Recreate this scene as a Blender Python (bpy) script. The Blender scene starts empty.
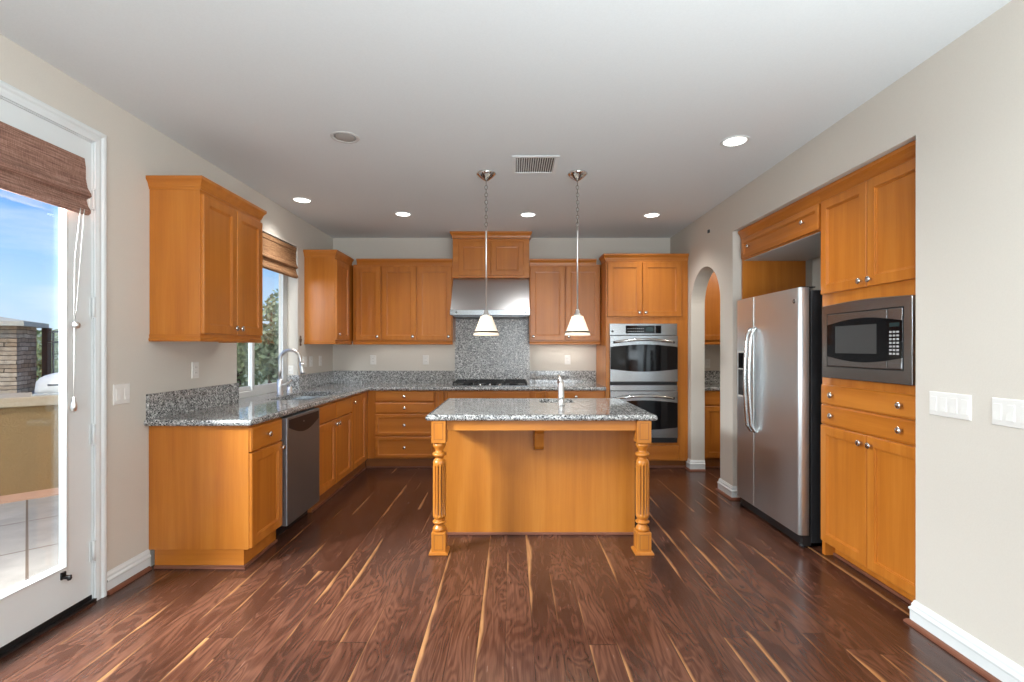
import bpy, bmesh, math, random
from mathutils import Vector, Matrix
random.seed(7)
S = bpy.context.scene
COL = S.collection
PI = math.pi

# ------------------------------------------------------------------ camera
F_PX, CAM_H = 485.0, 1.35
cd = bpy.data.cameras.new('camera'); cam = bpy.data.objects.new('camera', cd); COL.objects.link(cam)
cam.location = (0, 0, CAM_H); cam.rotation_euler = (PI / 2, 0, 0)
cd.sensor_width = 36; cd.lens = F_PX * 36 / 1024; cd.shift_y = 7 / 1024; cd.clip_start = .02; cd.clip_end = 500
S.camera = cam
# ------------------------------------------------------------------ exposure, world, lights
S.view_settings.view_transform = 'Standard'; S.view_settings.look = 'None'
S.view_settings.gamma = 1; S.view_settings.use_curve_mapping = False
S.view_settings.exposure = 0.36
S.cycles.max_bounces = 8; S.cycles.diffuse_bounces = 4; S.cycles.glossy_bounces = 4
S.cycles.sample_clamp_indirect = 4
S.cycles.use_denoising = True
W = bpy.data.worlds.new('sky'); S.world = W; W.use_nodes = True
wn, wl = W.node_tree.nodes, W.node_tree.links
wn.clear()
wo = wn.new('ShaderNodeOutputWorld'); wb = wn.new('ShaderNodeBackground'); wl.new(wb.outputs[0], wo.inputs[0])
wt = wn.new('ShaderNodeTexCoord'); ws = wn.new('ShaderNodeSeparateXYZ'); wl.new(wt.outputs['Generated'], ws.inputs[0])
wr = wn.new('ShaderNodeValToRGB'); wl.new(ws.outputs['Z'], wr.inputs[0])
e = wr.color_ramp.elements
e[0].position = 0.0; e[0].color = (.62, .74, .86, 1)
e[1].position = .5; e[1].color = (.08, .25, .72, 1)
x = e.new(.10); x.color = (.44, .67, .93, 1); x = e.new(.24); x.color = (.13, .38, .90, 1)
wm = wn.new('ShaderNodeMapping'); wl.new(wt.outputs['Generated'], wm.inputs[0]); wm.inputs['Scale'].default_value = (2, 2, 9)
wz = wn.new('ShaderNodeTexNoise'); wl.new(wm.outputs[0], wz.inputs['Vector']); wz.inputs['Scale'].default_value = 1.6; wz.inputs['Detail'].default_value = 7
wc = wn.new('ShaderNodeValToRGB'); wl.new(wz.outputs[0], wc.inputs[0])
wc.color_ramp.elements[0].position = .5; wc.color_ramp.elements[1].position = .75; wc.color_ramp.elements[1].color = (.75, .75, .75, 1)
wx = wn.new('ShaderNodeMixRGB'); wl.new(wc.outputs[0], wx.inputs[0]); wl.new(wr.outputs[0], wx.inputs[1]); wx.inputs[2].default_value = (.9, .93, .97, 1)
wl.new(wx.outputs[0], wb.inputs[0]); wb.inputs[1].default_value = 1.0

def lamp(name, kind, loc, power, color=(1, 1, 1), rot=(0, 0, 0), size=None, size_y=None, spot=None, spread=None):
    d = bpy.data.lights.new(name, kind); d.energy = power; d.color = color
    if kind == 'AREA':
        d.shape = 'RECTANGLE' if size_y else 'DISK'; d.size = size
        if size_y: d.size_y = size_y
        if spread: d.spread = spread
    elif kind == 'SPOT':
        d.spot_size = spot; d.spot_blend = .8; d.shadow_soft_size = size or .05
    elif kind == 'SUN': d.angle = size
    else: d.shadow_soft_size = size or .1
    o = bpy.data.objects.new(name, d); COL.objects.link(o); o.location = loc; o.rotation_euler = rot
    return o
# sun over the roof, falling on the patio
sun = lamp('sun', 'SUN', (0, 0, 9), 2.6, (1, .93, .82), size=.03)
sun.rotation_euler = Vector((-.03, .55, -.8)).to_track_quat('-Z', 'Y').to_euler()
# area lamp added behind the camera, filling from the unseen rear opening
lamp('rear_fill', 'AREA', (.7, -3.3, 1.45), 45, (.90, .96, 1), rot=(PI / 2, 0, 0), size=2.4, size_y=2.2)
# flash bounced off the ceiling behind the camera
lamp('bounce_flash', 'AREA', (.75, -1.0, 1.3), 180, (.86, .95, 1), rot=(PI - .18, 0, 0), size=2.2, size_y=2.4)
# area lamp added outside, out of view, boosting daylight through the glazed door
lamp('door_daylight_fill', 'AREA', (-2.85, 1.9, 2.2), 380, (.90, .95, 1), rot=(0, -math.radians(66), 0), size=.5, size_y=1.0)

# ------------------------------------------------------------------ materials
def nt(name):
    m = bpy.data.materials.new(name); m.use_nodes = True
    return m, m.node_tree.nodes, m.node_tree.links, m.node_tree.nodes['Principled BSDF']
def N(ns, t, **kw):
    n = ns.new('ShaderNode' + t)
    for k, v in kw.items():
        if k in n.inputs: n.inputs[k].default_value = v
        else: setattr(n, k, v)
    return n
def ramp(ns, stops, mode='LINEAR'):
    r = ns.new('ShaderNodeValToRGB'); cr = r.color_ramp; cr.interpolation = mode
    while len(cr.elements) < len(stops): cr.elements.new(.5)
    for el, (p, c) in zip(cr.elements, stops):
        el.position = p; el.color = (*c, 1) if len(c) == 3 else c
    return r
def simple(name, col, rough=.5, metal=0, spec=.5, emit=None, es=1, coat=0, bump=None, trans=0, ior=1.45):
    m, ns, ls, b = nt(name)
    b.inputs['Base Color'].default_value = (*col, 1); b.inputs['Roughness'].default_value = rough
    b.inputs['Metallic'].default_value = metal; b.inputs['Specular IOR Level'].default_value = spec
    b.inputs['Coat Weight'].default_value = coat; b.inputs['Coat Roughness'].default_value = .1
    b.inputs['Transmission Weight'].default_value = trans; b.inputs['IOR'].default_value = ior
    if emit: b.inputs['Emission Color'].default_value = (*emit, 1); b.inputs['Emission Strength'].default_value = es
    tc = N(ns, 'TexCoord'); nz = N(ns, 'TexNoise', Scale=bump[0] if bump else 6, Detail=4)
    ls.new(tc.outputs['Object'], nz.inputs['Vector'])
    # faint procedural tone variation
    hs = N(ns, 'MixRGB', blend_type='MULTIPLY'); hs.inputs[0].default_value = 1; hs.inputs[1].default_value = (*col, 1)
    rp = ramp(ns, [(.3, (.97, .97, .97)), (.7, (1, 1, 1))]); ls.new(nz.outputs[0], rp.inputs[0]); ls.new(rp.outputs[0], hs.inputs[2])
    ls.new(hs.outputs[0], b.inputs['Base Color'])
    if bump:
        bp = N(ns, 'Bump', Strength=bump[1], Distance=.01); ls.new(nz.outputs[0], bp.inputs['Height']); ls.new(bp.outputs[0], b.inputs['Normal'])
    return m
def wood(name, axis, dark=(.38, .108, .011), mid=(.50, .162, .019), lite=(.60, .225, .036), rough=.33):
    m, ns, ls, b = nt(name)
    tc = N(ns, 'TexCoord'); oi = N(ns, 'ObjectInfo')
    ad = N(ns, 'VectorMath', operation='MULTIPLY_ADD')
    ls.new(oi.outputs['Random'], ad.inputs[0]); ad.inputs[1].default_value = (13, 7, 5); ls.new(tc.outputs['Object'], ad.inputs[2])
    sc = [14, 14, 14]; sc[axis] = .7
    mp = N(ns, 'Mapping'); mp.inputs['Scale'].default_value = sc; ls.new(ad.outputs[0], mp.inputs[0])
    n1 = N(ns, 'TexNoise', Scale=1.0, Detail=4, Roughness=.5, Distortion=.25); ls.new(mp.outputs[0], n1.inputs['Vector'])
    sc2 = [150, 150, 150]; sc2[axis] = 6
    m2 = N(ns, 'Mapping'); m2.inputs['Scale'].default_value = sc2; ls.new(ad.outputs[0], m2.inputs[0])
    n2 = N(ns, 'TexNoise', Scale=1.0, Detail=2); ls.new(m2.outputs[0], n2.inputs['Vector'])
    n3 = N(ns, 'TexNoise', Scale=1.7, Detail=2); ls.new(ad.outputs[0], n3.inputs['Vector'])
    r = ramp(ns, [(.12, dark), (.5, mid), (.88, lite)])
    mx = N(ns, 'Math', operation='MULTIPLY_ADD'); ls.new(n2.outputs[0], mx.inputs[0]); mx.inputs[1].default_value = .22; 
    a2 = N(ns, 'Math', operation='MULTIPLY_ADD'); ls.new(n3.outputs[0], a2.inputs[0]); a2.inputs[1].default_value = .35; ls.new(n1.outputs[0], a2.inputs[2])
    ls.new(a2.outputs[0], mx.inputs[2])
    sb = N(ns, 'Math', operation='SUBTRACT'); ls.new(mx.outputs[0], sb.inputs[0]); sb.inputs[1].default_value = .285
    ls.new(sb.outputs[0], r.inputs[0]); ls.new(r.outputs[0], b.inputs['Base Color'])
    b.inputs['Roughness'].default_value = rough; b.inputs['Coat Weight'].default_value = .18; b.inputs['Coat Roughness'].default_value = .2; b.inputs['Specular IOR Level'].default_value = .4
    return m
WZ, WX, WY = wood('maple_vertical', 2), wood('maple_across', 0), wood('maple_along', 1)
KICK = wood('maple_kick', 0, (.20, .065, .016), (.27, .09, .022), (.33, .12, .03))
SHOE = wood('brown_shoe_moulding', 0, (.13, .045, .025), (.19, .07, .04), (.24, .1, .06), .4)

def granite(name, rough=.07, k=1.0):
    m, ns, ls, b = nt(name)
    tc = N(ns, 'TexCoord')
    v1 = N(ns, 'TexVoronoi', Scale=150.0); ls.new(tc.outputs['Object'], v1.inputs['Vector'])
    sp = N(ns, 'SeparateColor'); ls.new(v1.outputs['Color'], sp.inputs[0])
    r1 = ramp(ns, [(0, (.035, .035, .037)), (.12, (.13, .13, .13)), (.28, (.29, .288, .28)), (.56, (.46, .455, .44)), (.84, (.70, .69, .67))], 'CONSTANT')
    ls.new(sp.outputs[0], r1.inputs[0])
    n = N(ns, 'TexNoise', Scale=38.0, Detail=3); ls.new(tc.outputs['Object'], n.inputs['Vector'])
    r2 = ramp(ns, [(.38, (.62 * k,) * 3), (.6, (1.1 * k,) * 3)]); ls.new(n.outputs[0], r2.inputs[0])
    mx = N(ns, 'MixRGB', blend_type='MULTIPLY'); mx.inputs[0].default_value = 1; ls.new(r1.outputs[0], mx.inputs[1]); ls.new(r2.outputs[0], mx.inputs[2])
    ls.new(mx.outputs[0], b.inputs['Base Color']); b.inputs['Roughness'].default_value = rough
    b.inputs['Specular IOR Level'].default_value = .7
    return m
GRAN = granite('speckled_grey_granite')
GRANB = granite('lightened_grey_granite', .3, 1.3)  # same polished granite, rougher, its colour lightened to replace lost reflections

def steel(name, col=(.37, .385, .395), rough=.25, axis=0):
    m, ns, ls, b = nt(name)
    b.inputs['Metallic'].default_value = 1
    tc = N(ns, 'TexCoord'); mp = N(ns, 'Mapping'); sc = [350, 350, 350]; sc[axis] = 3; mp.inputs['Scale'].default_value = sc
    ls.new(tc.outputs['Object'], mp.inputs[0]); n = N(ns, 'TexNoise', Scale=1.0, Detail=2); ls.new(mp.outputs[0], n.inputs['Vector'])
    r = ramp(ns, [(.3, tuple(c * .99 for c in col)), (.7, tuple(c * 1.01 for c in col))]); ls.new(n.outputs[0], r.inputs[0]); ls.new(r.outputs[0], b.inputs['Base Color'])
    rr = ramp(ns, [(.2, (rough * .99,) * 3), (.8, (rough * 1.01,) * 3)]); ls.new(n.outputs[0], rr.inputs[0]); ls.new(rr.outputs[0], b.inputs['Roughness'])
    return m
STEEL, STEELY = steel('brushed_stainless', axis=0), steel('brushed_stainless_side', axis=1)
DSTEEL = steel('dark_brushed_stainless', (.30, .32, .34), .48, 1)
CHROME = simple('polished_nickel', (.72, .71, .69), .14, 1)
NICKEL = simple('satin_nickel', (.80, .79, .77), .32, 1)
BLACK = simple('black_plastic', (.012, .012, .013), .35)
BGLASS = simple('black_glass', (.005, .005, .006), .06, spec=.45)
DGREY = simple('dark_grey_plastic', (.05, .05, .052), .45)
IRON = simple('cast_iron', (.018, .018, .018), .55, bump=(90, .2))
WHITE = simple('white_semi_gloss_paint', (.76, .79, .79), .32)
PLAST = simple('white_plastic', (.80, .785, .75), .3)
WALLP = simple('beige_wall_paint', (.66, .617, .55), .75, bump=(140, .06))
CEIL = simple('white_ceiling_paint', (.765, .80, .81), .85, bump=(120, .05))
VINYL = simple('white_vinyl', (.62, .62, .60), .4)
SHADEG = simple('cream_glass', (.85, .74, .58), .3, emit=(1, .86, .70), es=.5)
GLOW = simple('lit_lens', (1, 1, 1), .5, emit=(1, .96, .9), es=5)
LENS = simple('frosted_lens', (.45, .44, .42), .4)
PALE = simple('pale_panel', (.62, .62, .60), .5)
KEY = simple('grey_key', (.42, .42, .42), .5)
LCD = simple('display', (.02, .035, .035), .2, emit=(.2, .5, .5), es=.01)
TCORD = simple('cord', (.5, .49, .46), .7)

def glass_mat():
    m, ns, ls, b = nt('window_glass')
    ns.remove(b); out = ns['Material Output']
    t = N(ns, 'BsdfTransparent'); g = N(ns, 'BsdfGlossy'); g.inputs['Roughness'].default_value = .02
    lf_ = N(ns, 'LayerWeight', Blend=.5); pw = N(ns, 'Math', operation='POWER'); ls.new(lf_.outputs['Facing'], pw.inputs[0]); pw.inputs[1].default_value = 4
    lw = N(ns, 'Math', operation='MULTIPLY_ADD'); ls.new(pw.outputs[0], lw.inputs[0]); lw.inputs[1].default_value = .6; lw.inputs[2].default_value = .035; mx = N(ns, 'MixShader')
    t.inputs[0].default_value = (.97, .985, .98, 1)
    ls.new(lw.outputs[0], mx.inputs[0]); ls.new(t.outputs[0], mx.inputs[1]); ls.new(g.outputs[0], mx.inputs[2]); ls.new(mx.outputs[0], out.inputs[0])
    return m
GLASS = glass_mat()

def woven(name, c1, c2, c3):
    m, ns, ls, b = nt(name)
    tc = N(ns, 'TexCoord')
    mp = N(ns, 'Mapping'); mp.inputs['Scale'].default_value = (60, 7, 230); ls.new(tc.outputs['Object'], mp.inputs[0])
    n = N(ns, 'TexNoise', Scale=1.0, Detail=3); ls.new(mp.outputs[0], n.inputs['Vector'])
    mp2 = N(ns, 'Mapping'); mp2.inputs['Scale'].default_value = (60, 260, 30); ls.new(tc.outputs['Object'], mp2.inputs[0])
    n2 = N(ns, 'TexNoise', Scale=1.0, Detail=1); ls.new(mp2.outputs[0], n2.inputs['Vector'])
    ad = N(ns, 'Math', operation='MULTIPLY_ADD'); ls.new(n2.outputs[0], ad.inputs[0]); ad.inputs[1].default_value = .35
    ml = N(ns, 'Math', operation='MULTIPLY'); ls.new(n.outputs[0], ml.inputs[0]); ml.inputs[1].default_value = .8; ls.new(ml.outputs[0], ad.inputs[2])
    r = ramp(ns, [(.38, c1), (.56, c2), (.76, c3)]); ls.new(ad.outputs[0], r.inputs[0]); ls.new(r.outputs[0], b.inputs['Base Color'])
    bp = N(ns, 'Bump', Strength=.5, Distance=.002); ls.new(ad.outputs[0], bp.inputs['Height']); ls.new(bp.outputs[0], b.inputs['Normal'])
    b.inputs['Roughness'].default_value = .85
    return m
SHADE1 = woven('woven_reddish_brown_fabric', (.13, .06, .04), (.27, .14, .10), (.42, .25, .19))
SHADE2 = woven('woven_tan_reed', (.12, .05, .02), (.30, .15, .065), (.48, .28, .14))

def floor_mat():
    m, ns, ls, b = nt('walnut_plank_floor')
    tc = N(ns, 'TexCoord'); s = N(ns, 'SeparateXYZ'); ls.new(tc.outputs['Object'], s.inputs[0])
    def M(op, a, bb=None, c=None):
        n = N(ns, 'Math', operation=op)
        for i, v in enumerate((a, bb, c)):
            if v is None: continue
            if isinstance(v, (int, float)): n.inputs[i].default_value = v
            else: ls.new(v, n.inputs[i])
        return n.outputs[0]
    PW, PL = .127, 1.83
    rx = M('DIVIDE', M('ADD', s.outputs[0], .03), PW); row = M('FLOOR', rx); fx = M('FRACT', rx)
    wn1 = N(ns, 'TexWhiteNoise', noise_dimensions='1D'); ls.new(row, wn1.inputs['W'])
    ry = M('ADD', M('DIVIDE', s.outputs[1], PL), M('MULTIPLY', wn1.outputs['Value'], 7.3)); colm = M('FLOOR', ry); fy = M('FRACT', ry)
    cb = N(ns, 'CombineXYZ'); ls.new(row, cb.inputs[0]); ls.new(colm, cb.inputs[1])
    wn2 = N(ns, 'TexWhiteNoise', noise_dimensions='3D'); ls.new(cb.outputs[0], wn2.inputs['Vector'])
    pid = wn2.outputs['Value']
    # grain coordinates, offset per plank
    g = N(ns, 'CombineXYZ')
    ls.new(s.outputs[0], g.inputs[0]); ls.new(s.outputs[1], g.inputs[1]); ls.new(M('MULTIPLY', pid, 37.0), g.inputs[2])
    mp = N(ns, 'Mapping'); mp.inputs['Scale'].default_value = (8, 1.6, 1); ls.new(g.outputs[0], mp.inputs[0])
    n1 = N(ns, 'TexNoise', Scale=1.0, Detail=2, Distortion=1.0); ls.new(mp.outputs[0], n1.inputs['Vector'])
    ring = M('MULTIPLY_ADD', M('SINE', M('MULTIPLY', n1.outputs[0], 55.0)), .5, .5)
    mp2 = N(ns, 'Mapping'); mp2.inputs['Scale'].default_value = (140, 7, 1); ls.new(g.outputs[0], mp2.inputs[0])
    n2 = N(ns, 'TexNoise', Scale=1.0, Detail=3); ls.new(mp2.outputs[0], n2.inputs['Vector'])
    mp3 = N(ns, 'Mapping'); mp3.inputs['Scale'].default_value = (5, 1.3, 1); ls.new(g.outputs[0], mp3.inputs[0])
    n3 = N(ns, 'TexNoise', Scale=1.0, Detail=4); ls.new(mp3.outputs[0], n3.inputs['Vector'])
    v = M('ADD', M('MULTIPLY', ring, .15), M('ADD', M('MULTIPLY', n2.outputs[0], .36), M('ADD', M('MULTIPLY', n3.outputs[0], .55), M('MULTIPLY', pid, .09))))
    base = ramp(ns, [(.30, (.026, .009, .005)), (.54, (.066, .024, .014)), (.78, (.13, .053, .031)), (1, (.22, .105, .065))]); ls.new(v, base.inputs[0])
    # pale sapwood streaks: a band near the edge of some planks, its border wavy
    wav = N(ns, 'TexNoise', noise_dimensions='2D', Scale=1.0, Detail=3)
    mp4 = N(ns, 'Mapping'); mp4.inputs['Scale'].default_value = (.01, 2.2, 1); 
    g2 = N(ns, 'CombineXYZ'); ls.new(M('MULTIPLY', pid, 900.0), g2.inputs[0]); ls.new(s.outputs[1], g2.inputs[1]); 
    mp4.inputs['Scale'].default_value = (1, 1.15, 1); ls.new(g2.outputs[0], mp4.inputs[0]); ls.new(mp4.outputs[0], wav.inputs['Vector'])
    width = M('MULTIPLY', M('SUBTRACT', wav.outputs[0], .45), .75)
    sel = M('GREATER_THAN', pid, .12)
    band = M('MULTIPLY', sel, N_smooth(ns, ls, fx, width))
    scol = ramp(ns, [(.3, (.27, .12, .045)), (.7, (.42, .21, .09))]); ls.new(n2.outputs[0], scol.inputs[0])
    mx = N(ns, 'MixRGB'); ls.new(band, mx.inputs[0]); ls.new(base.outputs[0], mx.inputs[1]); ls.new(scol.outputs[0], mx.inputs[2])
    # joints
    jx = M('LESS_THAN', M('MINIMUM', fx, M('SUBTRACT', 1.0, fx)), .012)
    jy = M('LESS_THAN', M('MINIMUM', fy, M('SUBTRACT', 1.0, fy)), .0012)
    j = M('MULTIPLY', M('MAXIMUM', jx, jy), .55)
    m3 = N(ns, 'MixRGB'); ls.new(j, m3.inputs[0]); ls.new(mx.outputs[0], m3.inputs[1]); m3.inputs[2].default_value = (.02, .008, .005, 1)
    ls.new(m3.outputs[0], b.inputs['Base Color'])
    rr = M('MULTIPLY_ADD', n2.outputs[0], .14, .17); ls.new(rr, b.inputs['Roughness'])
    bp = N(ns, 'Bump', Strength=.25, Distance=.002); ls.new(M('SUBTRACT', v, j), bp.inputs['Height']); ls.new(bp.outputs[0], b.inputs['Normal'])
    b.inputs['Specular IOR Level'].default_value = .45
    return m
def N_smooth(ns, ls, a, w):
    mr = ns.new('ShaderNodeMath'); mr.operation = 'SUBTRACT'; ls.new(w, mr.inputs[0]); ls.new(a, mr.inputs[1])
    cl = ns.new('ShaderNodeMath'); cl.operation = 'MULTIPLY'; cl.use_clamp = True; ls.new(mr.outputs[0], cl.inputs[0]); cl.inputs[1].default_value = 9
    return cl.outputs[0]
FLOOR = floor_mat()

# ------------------------------------------------------------------ helpers
class Fr:
    """local frame: u along the front (left to right seen from in front), d out of the front, z up"""
    def __init__(s, face):
        s.face = face
    def __call__(s, u, d, z):
        if s.face == 'E': return (d, u, z)       # on the left wall, looking into the room
        if s.face == 'S': return (u, -d, z)      # on the back wall, towards the camera
        if s.face == 'W': return (-d, -u, z)     # on the right wall
        return (u, d, z)
E_, S_, W_, I_ = Fr('E'), Fr('S'), Fr('W'), Fr('I')
# E: d = x, u = y.  S: u = x, d = -y.  W: d = -x, u = -y.

class MB:
    def __init__(s, fr=I_): s.v = []; s.f = []; s.sm = []; s.fr = fr
    def add(s, vs, fs, smooth=False):
        n = len(s.v); s.v += [Vector(s.fr(*p)) for p in vs]
        for f in fs: s.f.append([n + i for i in f]); s.sm.append(smooth)
        return s
    def box(s, a0, a1, b0, b1, c0, c1):
        a0, a1 = sorted((a0, a1)); b0, b1 = sorted((b0, b1)); c0, c1 = sorted((c0, c1))
        vs = [(a, b, c) for c in (c0, c1) for (a, b) in ((a0, b0), (a1, b0), (a1, b1), (a0, b1))]
        return s.add(vs, [(0, 3, 2, 1), (4, 5, 6, 7), (0, 1, 5, 4), (1, 2, 6, 5), (2, 3, 7, 6), (3, 0, 4, 7)])
    def loft(s, rings, closed=True, cap0=True, cap1=True, smooth=False):
        n = len(rings[0]); vs = [p for r in rings for p in r]; fs = []
        m = n if closed else n - 1
        for i in range(len(rings) - 1):
            for j in range(m):
                k = (j + 1) % n
                fs.append((i * n + j, i * n + k, (i + 1) * n + k, (i + 1) * n + j))
        s.add(vs, fs, smooth)
        if cap0: s.add(list(rings[0]), [tuple(range(n))[::-1]])
        if cap1: s.add(list(rings[-1]), [tuple(range(n))])
        return s
    def prism(s, pts2, lo, hi, axis='u', smooth=False):
        """pts2 polygon extruded along one local axis (u, d or z)"""
        mk = {'u': lambda p, t: (t, p[0], p[1]), 'd': lambda p, t: (p[0], t, p[1]), 'z': lambda p, t: (p[0], p[1], t)}[axis]
        return s.loft([[mk(p, lo) for p in pts2], [mk(p, hi) for p in pts2]], smooth=smooth)
    def lathe(s, prof, c=(0, 0, 0), ax='z', n=24, smooth=True, cap=True):
        rings = []
        for r, h in prof:
            ring = []
            for k in range(n):
                a = 2 * PI * k / n; p, q = r * math.cos(a), r * math.sin(a)
                ring.append({'z': (c[0] + p, c[1] + q, c[2] + h), 'd': (c[0] + p, c[1] + h, c[2] + q), 'u': (c[0] + h, c[1] + p, c[2] + q)}[ax])
            rings.append(ring)
        return s.loft(rings, True, cap, cap, smooth)
    def tube(s, pts, r, n=10, smooth=True, flat=None):
        pts = [Vector(p) for p in pts]; rings = []; up = None
        for i, p in enumerate(pts):
            t = (pts[min(i + 1, len(pts) - 1)] - pts[max(i - 1, 0)]).normalized()
            if up is None:
                up = Vector((0, 0, 1)) if abs(t.z) < .9 else Vector((1, 0, 0))
            a = t.cross(up).normalized(); bb = a.cross(t).normalized(); up = bb
            rr = r[i] if isinstance(r, (list, tuple)) else r
            fa, fb = flat or (1, 1)
            rings.append([tuple(p + a * (rr * fa * math.cos(2 * PI * k / n)) + bb * (rr * fb * math.sin(2 * PI * k / n))) for k in range(n)])
        return s.loft(rings, True, True, True, smooth)
    def sweep(s, path, prof, closed=False):
        """profile (out, z) swept along an XY path with mitred corners; out = to the right of the travel direction"""
        P = [Vector(p) for p in path]; rings = []
        for i, p in enumerate(P):
            def nrm(a, b): t = (b - a).normalized(); return Vector((t.y, -t.x))
            if i == 0: o = nrm(P[0], P[1])
            elif i == len(P) - 1: o = nrm(P[-2], P[-1])
            else:
                n1, n2 = nrm(P[i - 1], p), nrm(p, P[i + 1]); o = (n1 + n2); o = o / max(.2, 1 + n1.dot(n2))
            rings.append([(p.x + o.x * q, p.y + o.y * q, z) for q, z in prof])
        return s.loft(rings, True, True, True)
    def rings_rect(s, u0, u1, z0, z1, levels):
        """nested rectangles: levels = [(inset, depth)...]; closed by a flat panel"""
        rings = [[(u0 + i, d, z0 + i), (u1 - i, d, z0 + i), (u1 - i, d, z1 - i), (u0 + i, d, z1 - i)] for i, d in levels]
        return s.loft(rings, True, True, True)

def obj(name, mb, mat, parent=None, bevel=0, org=None, segs=2):
    me = bpy.data.meshes.new(name)
    o = bpy.data.objects.new(name, me); COL.objects.link(o)
    base = Vector((0, 0, 0))
    if parent is not None:
        r = parent
        while r.parent is not None: r = r.parent
        base = r.location.copy(); o.parent = parent
    elif org is not None: base = Vector(org); o.location = base
    me.from_pydata([tuple(v - base) for v in mb.v], [], mb.f)
    for p, q in zip(me.polygons, mb.sm): p.use_smooth = q
    bm = bmesh.new(); bm.from_mesh(me); bmesh.ops.remove_doubles(bm, verts=bm.verts, dist=1e-5)
    bmesh.ops.recalc_face_normals(bm, faces=bm.faces); bm.to_mesh(me); bm.free()
    for m in (mat if isinstance(mat, (list, tuple)) else [mat]): me.materials.append(m)
    if bevel:
        b = o.modifiers.new('bevel', 'BEVEL'); b.width = bevel; b.segments = segs; b.limit_method = 'ANGLE'; b.angle_limit = math.radians(40)
        b.harden_normals = False
    return o
def tag(o, label, cat, group=None, kind=None):
    o['label'] = label; o['category'] = cat
    if group: o['group'] = group
    if kind: o['kind'] = kind
    return o
def thing(name, loc, label, cat, group=None):
    o = bpy.data.objects.new(name, None); COL.objects.link(o); o.location = loc; o.empty_display_size = .1
    return tag(o, label, cat, group)
def struct(name, mb, mat, parent=None, bevel=0):
    o = obj(name, mb, mat, parent, bevel)
    if parent is None: o['kind'] = 'structure'
    return o
bpy.context.view_layer.update()

H, XL, XR, YB = 2.72, -2.23, 1.97, 6.04
YR = -3.6                      # rear wall of the room, behind the camera
# ------------------------------------------------------------------ shell
def wall_holes(mb, a0, a1, z0, z1, d0, d1, holes, put):
    """rectangular wall with rectangular holes cut into strips"""
    cuts = sorted({a0, a1, *[h[0] for h in holes], *[h[1] for h in holes]})
    for p, q in zip(cuts[:-1], cuts[1:]):
        hs = sorted([h for h in holes if h[0] <= p + 1e-6 and h[1] >= q - 1e-6], key=lambda h: h[2])
        z = z0
        for h in hs:
            if h[2] > z + 1e-6: put(mb, p, q, z, h[2])
            z = h[3]
        if z < z1 - 1e-6: put(mb, p, q, z, z1)
fl = MB().box(XL - .2, 4.0, YR - .1, YB + .1, -.12, 0); struct('floor', fl, FLOOR)
cl = MB().box(XL - .2, 4.0, YR - .1, YB + .1, H, H + .15); struct('ceiling', cl, CEIL)
DOOR = (1.62, 2.595, 0.0, 2.457); WIN = (3.93, 5.05, .875, 2.40)
mb = MB(); wall_holes(mb, YR - .1, YB + .1, 0, H, 0, 0, [DOOR, WIN], lambda m, p, q, a, b: m.box(XL - (.10 if q <= WIN[0] + .001 else .2), XL, p, q, a, b)); struct('wall_left', mb, WALLP)
struct('wall_back', MB().box(XL, 4.0, YB, YB + .12, 0, H), WALLP)
RW = (-.6, 1.9, .3, 2.4)
mb = MB(); wall_holes(mb, XL, 4.0, 0, H, 0, 0, [RW], lambda m, p, q, a, b: m.box(p, q, YR - .1, YR, a, b)); struct('wall_rear', mb, WALLP)
mb = MB(); mb.box(XR, 2.75, YR, 2.367, 0, H); mb.box(XR, 2.75, 2.367, 4.33, 2.39, H); mb.box(2.68, 2.75, 2.367, 4.33, 0, 2.39)
mb.box(2.12, 2.75, 4.33, 4.44, 0, H)
# the arch: outline in (y, z) with the arched notch
AY0, AY1 = 4.589, 5.337; r = (AY1 - AY0) / 2; yc = (AY0 + AY1) / 2; zs = 2.18 - r
pts = [(4.33, 0), (AY0, 0), (AY0, zs)] + [(yc - r * math.cos(PI * k / 32), zs + r * math.sin(PI * k / 32)) for k in range(1, 32)] + [(AY1, zs), (AY1, 0), (YB, 0), (YB, H), (4.33, H)]
mb.prism(pts, XR, 2.12, 'u'); struct('wall_right', mb, WALLP)
struct('wall_pantry', MB().box(3.9, 4.0, YR, YB, 0, H), WALLP)

def baseprof(t=.016, h=.118):
    return [(0, 0), (t, 0), (t, h * .55), (t + .004, h * .60), (t + .004, h * .66), (t - .004, h * .74), (t - .004, h * .84), (t - .009, h * .93), (t - .011, h), (0, h)]
shoe = [(0, 0), (.034, 0), (.033, .008), (.027, .016), (.016, .02), (0, .02)]
# path travel with the room on the right-hand side
struct('baseboard_left', MB().sweep([(XL, 2.652), (XL, 2.972)], baseprof()), WHITE)
struct('trim_4', MB().sweep([(XL, 2.652), (XL, 2.96)], [(a, b) for a, b in shoe]), SHOE)
pr = [(XR + .08, 2.367), (XR, 2.367), (XR, YR)]
struct('baseboard_right', MB().sweep(pr, baseprof()), WHITE)
struct('trim_5', MB().sweep([(XR + .06, 2.367), (XR, 2.367), (XR, YR)], shoe), SHOE)
pb = [(2.12, 4.60), (2.12, AY0), (XR, AY0), (XR, 4.33), (XR + .03, 4.33)]
struct('baseboard_pillar', MB().sweep([(2.12, AY0), (XR, AY0), (XR, 4.33), (2.03, 4.33)], baseprof()), WHITE)
struct('trim_6', MB().sweep([(2.12, AY0), (XR, AY0), (XR, 4.33), (2.03, 4.33)], shoe), SHOE)
struct('baseboard_arch', MB().sweep([(XR, 5.43), (XR, AY1), (2.12, AY1)], baseprof()), WHITE)
struct('trim_7', MB().sweep([(XR, 5.43), (XR, AY1), (2.12, AY1)], shoe), SHOE)

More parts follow.
